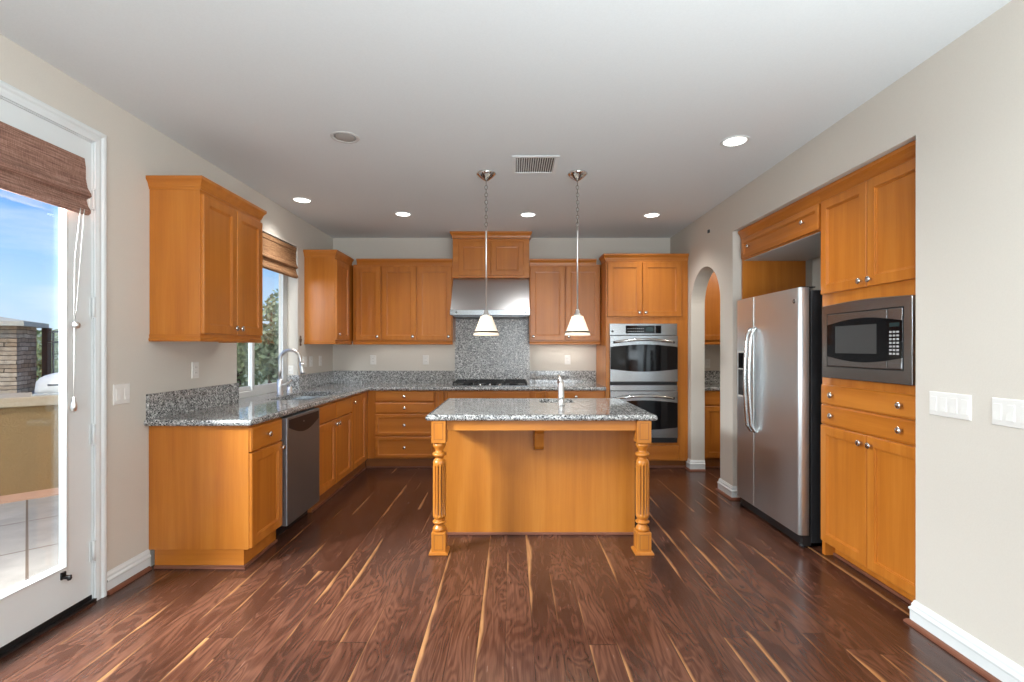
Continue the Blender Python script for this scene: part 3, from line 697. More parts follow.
for k in range(5):
    obj('burner_knob', MB().lathe([(.016, 0), (.018, .003), (.015, .018), (.013, .022), (.001, .022)], (-.36 + k * .055, 5.495, .925), 'z', 16), BLACK if k % 2 else CHROME, t)

# ------------------------------------------------------------------ island
IX0, IX1, IY0, IY1 = -.562, .946, 3.15, 4.22
t = thing('kitchen_island', (.19, 3.7, 0), 'maple kitchen island with two fluted turned legs under a granite top', 'kitchen island')
bx0, bx1, by0, by1 = -.505, .888, 3.51, 4.19
mb = MB().box(bx0, bx1, by0, by0 + .02, .0, ZT).box(bx0, bx0 + .02, by0 + .02, by1 - .02, .0, ZT).box(bx1 - .02, bx1, by0 + .02, by1 - .02, .0, ZT).box(bx0, bx1, by1 - .02, by1, .10, ZT).box(bx0, bx1, by0 + .022, by1 - .06, 0, .10)
ISL = wood('maple_island_panel', 2, (.37, .115, .012), (.48, .165, .020), (.57, .225, .038))
FLUTE_BROWN = wood('flute_brown', 2, (.20, .075, .02), (.26, .10, .028), (.32, .13, .04))
ISX = wood('maple_island_rail', 0, (.37, .115, .012), (.48, .165, .020), (.57, .225, .038))
obj('island_body', mb, ISL, t)
obj('apron', MB().box(-.431, .817, 3.195, 3.22, .806, ZT).box(bx0, bx0 + .02, 3.26, by0, .806, ZT).box(bx1 - .02, bx1, 3.26, by0, .806, ZT), ISX, t, .002)
obj('shoe_moulding', MB().box(bx0 - .012, bx1 + .012, by0 - .014, by0, 0, .019).box(bx0 - .013, bx0, by0, by1, 0, .019).box(bx1, bx1 + .013, by0, by1, 0, .019), SHOE, t, .004)
cpz = [(by0, ZT), (3.26, ZT), (3.26, .82), (3.30, .79), (3.37, .775), (3.40, .75), (3.41, .70), (3.42, .655), (3.44, .632), (3.47, .622), (by0, .620)]
obj('corbel', MB().prism(cpz, .158, .226, 'u'), ISL, t, .004)
for k in range(3):
    a = bx0 + .02 + k * .457
    door(N_ := Fr('N'), t, a, a + .44, .12, .86, by1, None, mat=ISL)
def leg(cx, cy):
    hb = .047
    mb = MB()
    mb.box(cx - hb, cx + hb, cy - hb, cy + hb, .727, ZT)
    o = obj('leg', mb, ISL, t, .003)
    obj('foot_block', MB().box(cx - hb, cx + hb, cy - hb, cy + hb, .014, .143), ISL, o, .003)
    # recessed panels cut into the blocks' faces
    ins = MB()
    for za, zb in ((.750, .862), (.03, .128)):
        for sx, sy in ((0, -1), (-1, 0), (1, 0)):
            if sy: 
                for u0, u1, w0, w1 in ((-.030, .030, zb - .004, zb), (-.030, .030, za, za + .004), (-.030, -.026, za, zb), (.026, .030, za, zb)):
                    ins.box(cx + u0, cx + u1, cy - hb - .0008, cy - hb + .003, w0, w1)
            else:
                for u0, u1, w0, w1 in ((-.030, .030, zb - .004, zb), (-.030, .030, za, za + .004), (-.030, -.026, za, zb), (.026, .030, za, zb)):
                    ins.box(cx + sx * hb - .002, cx + sx * hb + .0008 * sx + .002 * (sx < 0), cy + u0, cy + u1, w0, w1)
    obj('routed_line', ins, KICK, o)
    pf = [(.036, .143), (.043, .147), (.045, .156), (.041, .168), (.031, .177), (.027, .186), (.028, .191), (.040, .194), (.045, .200), (.045, .206), (.040, .211), (.029, .214), (.029, .221)]
    pt = [(.027, .622), (.028, .634), (.040, .637), (.046, .644), (.046, .652), (.040, .660), (.028, .664), (.027, .674), (.031, .686), (.039, .698), (.043, .708), (.043, .716), (.037, .720), (.037, .727)]
    sh = MB(); n = 96
    def ring(r0, z, fl):
        return [(cx + (r0 - fl * .0115 * (max(0, math.cos(12 * a)) ** .45 if math.cos(12 * a) > 0 else 0)) * math.cos(a), cy + (r0 - fl * .0115 * (max(0, math.cos(12 * a)) ** .45 if math.cos(12 * a) > 0 else 0)) * math.sin(a), z) for a in [2 * PI * (i + .5) / n for i in range(n)]]
    prof = [(r_, z, 0) for r_, z in pf] + [(.037, .226, 0), (.0425, .238, 0), (.0435, .250, 0), (.0435, .258, 1), (.0435, .35, 1), (.0435, .45, 1), (.0435, .53, 1), (.0435, .572, 1), (.0435, .580, 0), (.0430, .596, 0), (.038, .610, 0), (.030, .617, 0)] + [(r_, z, 0) for r_, z in pt]
    sh.loft([ring(r_, z, f) for r_, z, f in prof], smooth=True)
    q = obj('turned_shaft', sh, [ISL, FLUTE_BROWN], o)      # second, darker brown inside the flutes
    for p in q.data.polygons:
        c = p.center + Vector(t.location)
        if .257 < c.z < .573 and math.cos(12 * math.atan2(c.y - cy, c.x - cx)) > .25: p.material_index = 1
    obj('plinth', MB().box(cx - .062, cx + .062, cy - .062, cy + .062, 0, .012).box(cx - .056, cx + .056, cy - .056, cy + .056, .012, .018), ISL, o, .003)
leg(-.480, 3.213); leg(.864, 3.213)
t = thing('island_worktop', (.19, 3.7, .875), 'polished speckled grey granite top of the kitchen island', 'countertop')
ISK = (.225, .50, 3.86, 4.12)
mb = MB(); o_ = .018
mb.box(IX0 + o_, ISK[0], IY0 + o_, IY1 - o_, Z0, Z1).box(ISK[1], IX1 - o_, IY0 + o_, IY1 - o_, Z0, Z1).box(ISK[0], ISK[1], IY0 + o_, ISK[2], Z0, Z1).box(ISK[0], ISK[1], ISK[3], IY1 - o_, Z0, Z1)
mb.sweep([(IX0 + .3, IY1 - o_), (IX0 + o_, IY1 - o_), (IX0 + o_, IY0 + o_), (IX1 - o_, IY0 + o_), (IX1 - o_, IY1 - o_), (IX0 + .29, IY1 - o_)], [(a * 1.1, z) for a, z in bullp(Z0, Z1)])
obj('worktop_slab', mb, GRAN, t)
t = thing('prep_sink', (.36, 3.99, .72), 'small stainless prep sink sunk in the island top', 'sink')
o = obj('sink_bowl', bowl(ISK[0] + .003, ISK[1] - .003, ISK[2] + .003, ISK[3] - .003, .874, .14), STEELY, t)
obj('drain', MB().lathe([(.03, 0), (.028, .004), (.002, 0)], (.362, 3.99, .733), 'z', 16), CHROME, o)
t = thing('island_faucet', (.379, 3.735, .915), 'small upright single-lever faucet on the island top', 'faucet')
obj('faucet_body', MB().lathe([(.027, 0), (.027, .005), (.0235, .008), (.0235, .055), (.0245, .057), (.0245, .06), (.0235, .062), (.0235, .165), (.020, .170), (.001, .171)], (.379, 3.735, .915), 'z', 24), NICKEL, t)
obj('spout', MB().tube([(.379, 3.745, 1.045), (.379, 3.82, 1.085), (.379, 3.90, 1.095), (.379, 3.925, 1.075)], [.019, .016, .014, .013], 14), NICKEL, t)
obj('lever', MB().tube([(.379, 3.735, 1.082), (.375, 3.728, 1.10), (.366, 3.735, 1.125), (.358, 3.75, 1.14)], [.019, .014, .009, .007], 12), NICKEL, t)

# ------------------------------------------------------------------ niche on the right: pantry cabinet, fridge cabinet
XN = 2.042                     # face frame; doors stand 20 mm proud
P0, P1 = 2.376, 3.192          # y range of the pantry cabinet
dW = -XN
t = thing('pantry_cabinet', (2.3, 2.8, 0), 'full-height maple cabinet on the right around the microwave, doors above and drawers below', 'cabinet')
bd_ = MB(); wall_holes(bd_, P0, P1, .085, 2.312, 0, 0, [(2.44, 3.10, 1.18, 1.60)], lambda m, p, q, a, b: m.box(XN, 2.66, p, q, a, b))
obj('cabinet_body', bd_, WZ, t, .002)
obj('toe_kick', MB().box(XN + .065, 2.66, P0, P1, 0, .085).box(XN, XN + .066, P1 - .03, P1, 0, .085), WZ, t)
obj('shoe_moulding', MB().box(XN + .05, XN + .065, P0, P1 - .03, 0, .018), SHOE, t, .004)
pm = 2.768
door(W_, t, -(P1 - .012), -(pm + .003), 1.70, 2.305, dW, (-(pm + .038), 1.738)); door(W_, t, -(pm - .003), -(P0 + .004), 1.70, 2.305, dW, (-(pm - .038), 1.738))
drawer(W_, t, -(P1 - .012), -(P0 + .004), .988, 1.112, dW, [(-3.055, 1.052), (-2.515, 1.052)]); drawer(W_, t, -(P1 - .012), -(P0 + .004), .858, .982, dW, [(-3.055, .922), (-2.515, .922)])
door(W_, t, -(P1 - .012), -(pm + .003), .095, .850, dW, (-(pm + .038), .800)); door(W_, t, -(pm - .003), -(P0 + .004), .095, .850, dW, (-(pm - .038), .800))
obj('crown_moulding', MB().sweep([(XN, P1), (XN, P0)], crownp(2.306, 1.08)), WY, t)

t = thing('fridge_cabinet', (2.3, 3.75, 2.12), 'shallow maple cabinet with a flip-up door over the refrigerator', 'cabinet')
K1 = 4.312
obj('cabinet_body', MB().box(XN, 2.60, P1 + .002, K1, 2.125, 2.312), WY, t, .002)
obj('cabinet_bottom', MB().box(XN + .012, 2.59, P1 + .012, K1 - .02, 2.121, 2.126), PALE, t)
obj('side_panel', MB().box(XN, 2.60, K1 - .019, K1, 0.0, 2.125), WZ, t, .001)
door(W_, t, -(K1 - .03), -(P1 + .012), 2.132, 2.303, dW, [(-4.13, 2.218), (-3.36, 2.218)], w=.036, mat=WY)
obj('crown_moulding', MB().sweep([(XN, K1), (XN, P1 + .001)], crownp(2.306, 1.08)), WY, t)

# refrigerator
t = thing('refrigerator', (2.3, 3.725, 0), 'stainless side-by-side refrigerator with curved handles and a water dispenser', 'refrigerator')
fy0, fy1, fs = 3.268, 4.182, 3.882
obj('fridge_body', MB().box(2.02, 2.64, fy0 + .008, fy1 - .008, .03, 1.742), simple('black_textured_steel', (.018, .018, .02), .5, bump=(200, .1)), t, .004)
FST = steel('fridge_stainless', (.76, .82, .85), .42, 2)
def fdoor(name, y0, y1):
    r0, r1 = .022 if y0 < 3.5 else .006, .006 if y0 < 3.5 else .02
    xa, xb = 1.935, 2.003
    pts = [(xb, y0), (xb, y1)]
    # gently bowed front with a rounded outer edge
    n = 8
    pts += [(xa + r1 - r1 * math.sin(PI / 2 * k / n), y1 - r1 + r1 * math.cos(PI / 2 * k / n)) for k in range(n + 1)]
    pts += [(xa + r0 - r0 * math.cos(PI / 2 * k / n), y0 + r0 - r0 * math.sin(PI / 2 * k / n)) for k in range(n + 1)]
    o = obj(name, MB().prism(pts, .085, 1.76, 'z', smooth=False), FST, t, .002)
    for p in o.data.polygons:
        if abs(p.normal.z) < .5: p.use_smooth = True
    m = o.modifiers.new('es', 'EDGE_SPLIT'); m.split_angle = math.radians(35)
    return o
fd = fdoor('fridge_door', fy0, fs - .004); fz = fdoor('freezer_door', fs + .004, fy1)
obj('gasket', MB().box(2.003, 2.02, fy0 + .012, fy1 - .012, .09, 1.75), BLACK, t)
obj('hinge_cover', MB().box(1.96, 2.06, fy0 + .02, fy0 + .07, 1.76, 1.768), BLACK, t, .004)
obj('bottom_grille', MB().box(1.965, 2.02, fy0 + .01, fy1 - .01, .012, .085), BLACK, t)
for y in (fy0 + .03, fy1 - .03): obj('foot', MB().lathe([(.022, 0), (.022, .02), (.012, .022), (.012, .05)], (1.975, y, 0), 'z', 12), BLACK, t)
def fhandle(par, y):
    n = 18; P_ = []
    for k in range(n + 1):
        a = k / n; P_.append((1.928 - .026 * min(1, math.sin(PI * a) * 6) - .024 * math.sin(PI * a), y, .685 + (1.505 - .685) * a))
    P_ = [(1.937, y, .685)] + P_ + [(1.937, y, 1.505)]
    obj('handle', MB().tube(P_, .0125, 12, flat=(1.1, 1)), simple('handle_metal', (.66, .66, .65), .2, 1), par)
fhandle(fd, fs - .034); fhandle(fz, fs + .034)
dp = obj('dispenser', MB(W_).box(-4.145, -3.965, -1.937, -1.929, .935, 1.325), PALE, fz, .004)
obj('dispenser_recess', MB(W_).box(-4.130, -3.980, -1.930, -1.9275, .955, 1.17), BLACK, dp); obj('dispenser_panel', MB(W_).box(-4.130, -3.980, -1.930, -1.9275, 1.18, 1.31), BGLASS, dp)
obj('dispenser_paddle', MB(W_).box(-4.09, -4.02, -1.928, -1.920, 1.02, 1.12), DGREY, dp)
bdg = obj('badge', MB(W_).lathe([(.019, 0), (.019, .002), (.0165, .003), (.0165, .002), (.002, .002)], (-3.325, -1.936, 1.67), 'd', 24), NICKEL, fd)
obj('badge_ring', MB(W_).lathe([(.0155, 0), (.0155, .001), (.001, .001)], (-3.325, -1.9335, 1.67), 'd', 24), DGREY, bdg)
def text(name, s, loc, size, rot, mat, par):
    c = bpy.data.curves.new(name, 'FONT'); c.body = s; c.size = size; c.extrude = .0004; c.align_x = 'CENTER'; c.align_y = 'CENTER'; c.shear = .3
    c.materials.append(mat); o = bpy.data.objects.new(name, c); COL.objects.link(o); o.rotation_euler = rot
    r = par
    while r.parent is not None: r = r.parent
    o.location = Vector(loc) - r.location
    bpy.context.view_layer.update(); me = bpy.data.meshes.new_from_object(o.evaluated_get(bpy.context.evaluated_depsgraph_get()))
    q = bpy.data.objects.new(name, me); COL.objects.link(q); q.location = o.location; q.rotation_euler = rot; q.parent = par
    bpy.data.objects.remove(o); return q
text('monogram', 'GE', (1.9315, 3.325, 1.67), .017, (PI / 2, 0, -PI / 2), NICKEL, bdg)
text('monogram', 'GE', (-.625, 5.4515, 1.752), .010, (PI / 2, 0, 0), NICKEL, bd)

# microwave
t = thing('microwave', (2.2, 2.77, 1.16), 'built-in stainless microwave with a black window and keypad', 'microwave')
m0, m1 = 2.415, 3.122
D = -2.022
obj('microwave_box', MB().box(2.03, 2.50, 2.45, 3.09, 1.19, 1.59), BLACK, t)
n = 20
tr = [(-m1, 1.162), (-m0, 1.162), (-m0, 1.615)] + [(-m0 - (m1 - m0) * k / n, 1.615 + .012 * math.sin(PI * k / n)) for k in range(1, n)] + [(-m1, 1.615)]
obj('trim_kit', MB(W_).prism(tr, D - .004, D + .028, 'd'), STEELY, t, .003)
a0, a1, za, zb = -3.064, -2.475, 1.238, 1.558
obj('door_gap', MB(W_).box(a0 - .006, a1 + .006, D + .02, D + .0295, za - .006, zb + .006), BLACK, t)
do = obj('microwave_door', MB(W_).box(a0, -2.578, D + .02, D + .0305, za, zb), STEELY, t, .003)
cpn = obj('keypad_panel', MB(W_).box(-2.575, a1, D + .02, D + .0305, za, zb), STEELY, t, .003)
bw = arcpanel(W_, a0 + .001, a1 - .001, 1.298, 1.492, .030, D + .029, D + .032)
obj('microwave_window', bw, BGLASS, do)
obj('window_mesh', MB(W_).box(-2.985, -2.648, D + .032, D + .033, 1.318, 1.482), simple('window_screen', (.045, .045, .044), .4, bump=(500, .5)), do, .0)
obj('keypad_screen', MB(W_).box(-2.557, -2.493, D + .032, D + .033, 1.462, 1.482), LCD, cpn)
for r_ in range(7):
    for c_ in range(3):
        obj('key', MB(W_).box(-2.558 + c_ * .024, -2.542 + c_ * .024, D + .032, D + .033, 1.315 + r_ * .019, 1.325 + r_ * .019), KEY, cpn)
obj('release_button', MB(W_).box(-2.572, a1 - .003, D + .030, D + .0335, 1.243, 1.272), STEELY, cpn, .002)

# ------------------------------------------------------------------ butler's pantry beyond the arch
t = thing('pantry_upper_cabinet', (2.9, YB, 1.39), 'maple wall cabinet seen through the archway', 'cabinet')
obj('cabinet_body', MB().box(2.13, 3.4, YF, YB, ZU0, ZU1), WZ, t, .002)
obj('light_rail', MB().sweep([(2.13, YF), (3.4, YF)], railp(1.39)), WX, t)
obj('crown_moulding', MB().sweep([(2.13, YF), (3.4, YF)], crownp(2.326)), WX, t)
for a in (2.14, 2.56, 2.98): door(S_, t, a, a + .41, 1.44, 2.305, -YF, None)
t = thing('pantry_base_cabinet', (2.9, 5.7, 0), 'maple base cabinet seen through the archway', 'cabinet')
obj('cabinet_body', MB().box(2.13, 3.4, YK, YB - .01, .112, ZT), WZ, t)
kick(t, S_, 2.13, 3.4, -YK, -YB + .02)
for a in (2.14, 2.56, 2.98):
    drawer(S_, t, a, a + .41, .712, .862, -YK); door(S_, t, a, a + .41, .124, .70, -YK, None)
t = thing('pantry_worktop', (2.9, 5.7, .875), 'granite worktop seen through the archway', 'countertop')
obj('worktop_slab', MB().box(2.121, 3.4, YC + .016, YB, Z0, Z1).sweep([(2.121, YC + .016), (3.4, YC + .016)], bullp(Z0, Z1)), GRAN, t)
obj('backsplash', MB().box(2.121, 3.4, YB - .02, YB - .001, Z1, 1.068), GRAN, t)

# ------------------------------------------------------------------ switches and outlets
def plate(fr, u0, u1, z0, z1, d, label, cat, kinds, group=None):
    c = Vector(fr((u0 + u1) / 2, d, z0))
    t = thing('switch_plate' if cat == 'light switch' else 'outlet_plate', c, label, cat, group)
    obj('plate', MB(fr).rings_rect(u0, u1, z0, z1, [(0, d), (0, d + .003), (.003, d + .006)]), PLAST, t)
    n = len(kinds); w = (u1 - u0) / n
    for i, k in enumerate(kinds):
        uc = u0 + w * (i + .5); zc = (z0 + z1) / 2
        if k == 's':
            obj('rocker', MB(fr).add([(uc - .016, d + .006, zc - .033), (uc + .016, d + .006, zc - .033), (uc + .016, d + .006, zc + .033), (uc - .016, d + .006, zc + .033),
                                      (uc - .015, d + .012, zc - .032), (uc + .015, d + .012, zc - .032), (uc + .015, d + .0085, zc), (uc - .015, d + .0085, zc), (uc + .015, d + .0075, zc + .032), (uc - .015, d + .0075, zc + .032)],
                                     [(0, 1, 5, 4), (4, 5, 6, 7), (7, 6, 8, 9), (9, 8, 2, 3), (0, 4, 7, 9, 3), (1, 2, 8, 6, 5)]), PLAST, t)
        else:
            for s_ in (-1, 1):
                o = obj('socket', MB(fr).box(uc - .016, uc + .016, d + .006, d + .0085, zc + s_ * .019 - .014, zc + s_ * .019 + .014), PLAST, t, .002)
                obj('slot', MB(fr).box(uc - .008, uc - .006, d + .0085, d + .009, zc + s_ * .019 - .004, zc + s_ * .019 + .006).box(uc + .006, uc + .008, d + .0085, d + .009, zc + s_ * .019 - .004, zc + s_ * .019 + .006), DGREY, o)
    return t
plate(E_, 2.71, 2.826, 1.03, 1.145, XL, 'two-gang white light switch between the glazed door and the counter', 'light switch', 'ss')
plate(E_, 3.375, 3.448, 1.138, 1.252, XL, 'white outlet under the single wall cabinet on the left wall', 'outlet', 'o')
plate(E_, 5.150, 5.268, 1.145, 1.26, XL, 'two-gang white switch right of the sink window, leftmost of three plates', 'light switch', 'ss')
plate(E_, 5.338, 5.412, 1.145, 1.26, XL, 'white plate right of the sink window, middle of three', 'outlet', 'o')
plate(E_, 5.60, 5.675, 1.145, 1.26, XL, 'white plate nearest the back corner, rightmost of three on the left wall', 'outlet', 'o')
plate(S_, -1.765, -1.692, 1.145, 1.26, -YB, 'white outlet on the back wall near the left corner', 'outlet', 'o')
plate(S_, -1.110, -1.037, 1.145, 1.26, -YB, 'white outlet on the back wall just left of the granite range backsplash', 'outlet', 'o')
plate(S_, .655, .728, 1.145, 1.26, -YB, 'white outlet on the back wall between the hood and the ovens', 'outlet', 'o')
plate(S_, 2.395, 2.468, 1.10, 1.215, -YB, 'white outlet on the wall beyond the archway', 'outlet', 'o')
plate(S_, wx1 + .004, wx1 + .062, 1.078, 1.168, -WIN[1], 'white outlet on the side of the sink window recess', 'outlet', 'o')
plate(W_, -2.285, -2.078, 1.037, 1.148, -XR, 'four-gang white switch plate on the right wall, the one nearer the cabinets', 'light switch', 'ssss')
plate(W_, -1.987, -1.780, 1.037, 1.148, -XR, 'white switch plate on the right wall, cut by the picture edge', 'light switch', 'ssss')

# ------------------------------------------------------------------ ceiling fixtures
def canlight(x, y, label, lit=True, power=34):
    t = thing('recessed_light', (x, y, H), label, 'ceiling light', 'recessed ceiling lights')
    obj('trim_ring', MB().lathe([(.070, -.001), (.074, -.006), (.088, -.006), (.092, -.001)], (x, y, H), 'z', 32, cap=False), WHITE if lit else PALE, t)
    if lit: obj('lens', MB().lathe([(.070, -.002), (.001, -.003)], (x, y, H), 'z', 32), GLOW, t)
    else: obj('lens', MB().lathe([(.070, -.002), (.05, -.003), (.035, -.006), (.001, -.004)], (x, y, H), 'z', 32), LENS, t)
    if lit: lamp('ceiling_spot', 'SPOT', (x, y, H - .02), power, (1, .98, .95), size=.07, spot=math.radians(120))
canlight(-1.944, 4.49, 'lit recessed light nearest the sink window')
canlight(-1.114, 4.96, 'lit recessed light above the back left drawers, second from the left')
canlight(.164, 4.98, 'lit recessed light between the two pendants')
canlight(1.442, 5.0, 'lit recessed light in front of the wall ovens')
canlight(1.476, 3.21, 'lit recessed light nearest the microwave, the largest lit one')
canlight(-1.084, 3.15, 'unlit recessed light on the left of the ceiling', False)
# unseen lamps added without fixtures, behind the camera and in the pantry passage
for x, y in ((-1.2, -.6), (1.3, -.6), (-1.2, -2.4), (1.3, -2.4)): lamp('ceiling_spot', 'SPOT', (x, y, H - .02), 30, (1, .98, .95), size=.07, spot=math.radians(150))
lamp('pantry_lamp', 'POINT', (2.9, 4.8, 2.5), 17, (1, .93, .84), size=.1)

t = thing('ceiling_vent', (.17, 3.63, H), 'square white ceiling air vent between the pendants', 'vent')
vx0, vx1, vy0, vy1 = 0.0, .34, 3.45, 3.80
mb = MB(); wall_holes(mb, vx0, vx1, vy0, vy1, 0, 0, [(vx0 + .028, vx1 - .028, vy0 + .028, vy1 - .028)], lambda m, p, q, a, b: m.box(p, q, a, b, H - .008, H - .0005))
obj('vent_frame', mb, WHITE, t, .002)
obj('duct', MB().box(vx0 + .028, vx1 - .028, vy0 + .028, vy1 - .028, H - .0015, H - .0005), BLACK, t)
for k in range(17):
    x = vx0 + .036 + k * .0167
    obj('slat', MB().add([(x, vy0 + .028, H - .007), (x + .005, vy0 + .028, H - .002), (x + .005, vy1 - .028, H - .002), (x, vy1 - .028, H - .007), (x + .001, vy0 + .028, H - .0075), (x + .0075, vy0 + .028, H - .0025), (x + .0075, vy1 - .028, H - .0025), (x + .001, vy1 - .028, H - .0075)],
                         [(0, 1, 2, 3), (7, 6, 5, 4), (0, 4, 5, 1), (1, 5, 6, 2), (2, 6, 7, 3), (3, 7, 4, 0)]), WHITE, t)

CHAIN = simple('dull_chain_metal', (.34, .33, .31), .4, 1)
def pendant(x, label):
    y = 3.80
    t = thing('pendant_light', (x, y, H), label, 'pendant light', 'pendants over the island')
    obj('canopy', MB().lathe([(.074, 0), (.078, -.006), (.072, -.014), (.05, -.034), (.026, -.052), (.012, -.060), (.005, -.066)], (x, y, H), 'z', 32), CHROME, t)
    mb = MB(); z = H - .066; k = 0
    while z > 2.285:
        pts = []
        for i in range(13):
            a = 2 * PI * i / 12; q = .011 * math.sin(a); pz = z - .017 + .017 * math.cos(a)
            pts.append((x + (q if k % 2 else 0), y + (0 if k % 2 else q), pz))
        mb.tube(pts, .0032, 5); z -= .029; k += 1
    obj('chain', mb, CHAIN, t)
    obj('stem', MB().lathe([(.006, 0), (.007, .62), (.004, .64)], (x, y, 1.645), 'z', 10), NICKEL, t)
    obj('socket_cap', MB().lathe([(.030, 0), (.030, .01), (.018, .022), (.016, .042), (.008, .055)], (x, y, 1.600), 'z', 20), NICKEL, t)
    s_ = obj('lamp_shade', MB().lathe([(.098, 0), (.100, .004), (.045, .150), (.040, .153), (.030, .155), (.030, .152), (.038, .149), (.094, .006), (.098, 0)], (x, y, 1.448), 'z', 36, cap=False), SHADEG, t)
    obj('shade_band', MB().lathe([(.0945, .022), (.0985, .021), (.0945, .033), (.090, .034)], (x, y, 1.448), 'z', 36, cap=False), simple('bronze_band', (.16, .12, .08), .3, 1), s_)
    obj('bulb', MB().lathe([(.010, .05), (.026, .02), (.030, 0), (.022, -.022), (.002, -.03)], (x, y, 1.53), 'z', 16), simple('bulb_glow', (1, 1, 1), .4, emit=(1, .85, .62), es=3), t)
pendant(-.202, 'left glass pendant light hanging over the island'); pendant(.513, 'right glass pendant light hanging over the island')
lamp('pendant_lamp', 'POINT', (-.202, 3.8, 1.50), 2, (1, .85, .65), size=.03); lamp('pendant_lamp', 'POINT', (.513, 3.8, 1.50), 2, (1, .85, .65), size=.03)
for x, wdt in ((-1.25, 1.0), (.63, .6)):
    lamp('undercabinet_lamp', 'AREA', (x, 5.86, 1.405), 1.2 if x > 0 else .6, (1, .95, .88), size=wdt, size_y=.05)
# small sensor high on the right wall
o = obj('wall_sensor', MB(W_).box(-4.86, -4.83, -XR, -XR + .012, 2.50, 2.53), DGREY, None, org=(XR, 4.845, 2.5))
tag(o, 'tiny dark sensor high on the right wall near the ceiling above the archway', 'sensor')

# ------------------------------------------------------------------ outdoors, seen through the glass
def patio_mat():
    m, ns, ls, b = nt('concrete_patio_slabs')
    tc = N(ns, 'TexCoord'); mp = N(ns, 'Mapping'); mp.inputs['Rotation'].default_value = (0, 0, PI / 4); ls.new(tc.outputs['Object'], mp.inputs[0])
    br = N(ns, 'TexBrick', offset=0.0); br.inputs['Scale'].default_value = 1; br.inputs['Brick Width'].default_value = .82; br.inputs['Row Height'].default_value = .82; br.inputs['Mortar Size'].default_value = .008
    br.inputs['Color1'].default_value = (.28, .25, .215, 1); br.inputs['Color2'].default_value = (.33, .295, .255, 1); br.inputs['Mortar'].default_value = (.13, .09, .06, 1)
    ls.new(mp.outputs[0], br.inputs['Vector'])
    n = N(ns, 'TexNoise', Scale=5.0, Detail=5); ls.new(tc.outputs['Object'], n.inputs['Vector']); r = ramp(ns, [(.3, (.82, .82, .82)), (.7, (1.1, 1.08, 1.06))]); ls.new(n.outputs[0], r.inputs[0])
    mx = N(ns, 'MixRGB', blend_type='MULTIPLY'); mx.inputs[0].default_value = 1; ls.new(br.outputs[0], mx.inputs[1]); ls.new(r.outputs[0], mx.inputs[2]); ls.new(mx.outputs[0], b.inputs['Base Color']); b.inputs['Roughness'].default_value = .8
    return m
o = obj('patio_ground', MB().box(-9, XL - .2, -8, 12, -.25, -.10), patio_mat()); o['kind'] = 'structure'
STUC = simple('ochre_stucco', (.22, .145, .065), .9, bump=(60, .5))
SLAB = simple('tan_concrete', (.42, .33, .22), .8, bump=(30, .4))
def along(tt, back): # point on the 45 degree barbecue counter
    return (-4.96 + tt * .7071 - back * .7071, 4.70 + tt * .7071 + back * .7071)
t = thing('barbecue_counter', (*along(.5, .35), -.1), 'ochre stucco barbecue counter with a tan slab top on the patio', 'outdoor counter')
def obox(t0, t1, b0, b1, z0, z1):
    q = [along(t0, b0), along(t1, b0), along(t1, b1), along(t0, b1)]
    return MB().loft([[(*p, z0) for p in q], [(*p, z1) for p in q]])
obj('stucco_base', obox(-2.2, 1.2, 0, .62, -.1, .77), STUC, t)
obj('slab_top', obox(-2.25, 1.22, -.04, .66, .77, .865), SLAB, t, .008)
obj('paver_edge', obox(-2.2, 1.2, -.28, -.002, -.1, -.085), simple('terracotta_pavers', (.46, .27, .18), .85), t)
t = thing('barbecue_grill', (*along(.6, .33), .865), 'pale domed barbecue grill built into the patio counter', 'grill')
rings = []
for k in range(15):
    a = PI * k / 14; rr = max(.02, math.sin(a)) ** .45
    tt = .6 - .36 * math.cos(a)
    rings.append([(*along(tt, .33 + .25 * rr * math.cos(PI * j / 10)), .872 + .23 * rr * math.sin(PI * j / 10)) for j in range(11)])
obj('grill_hood', MB().loft(rings, True, True, True, True), simple('grill_enamel', (.62, .60, .55), .35), t)
obj('grill_base', obox(.22, .98, .06, .60, .865, .885), STEEL, t)
obj('grill_handle', MB().tube([(*along(.34, .06), .97), (*along(.34, .02), .97), (*along(.86, .02), .97), (*along(.86, .06), .97)], .01), DGREY, t)

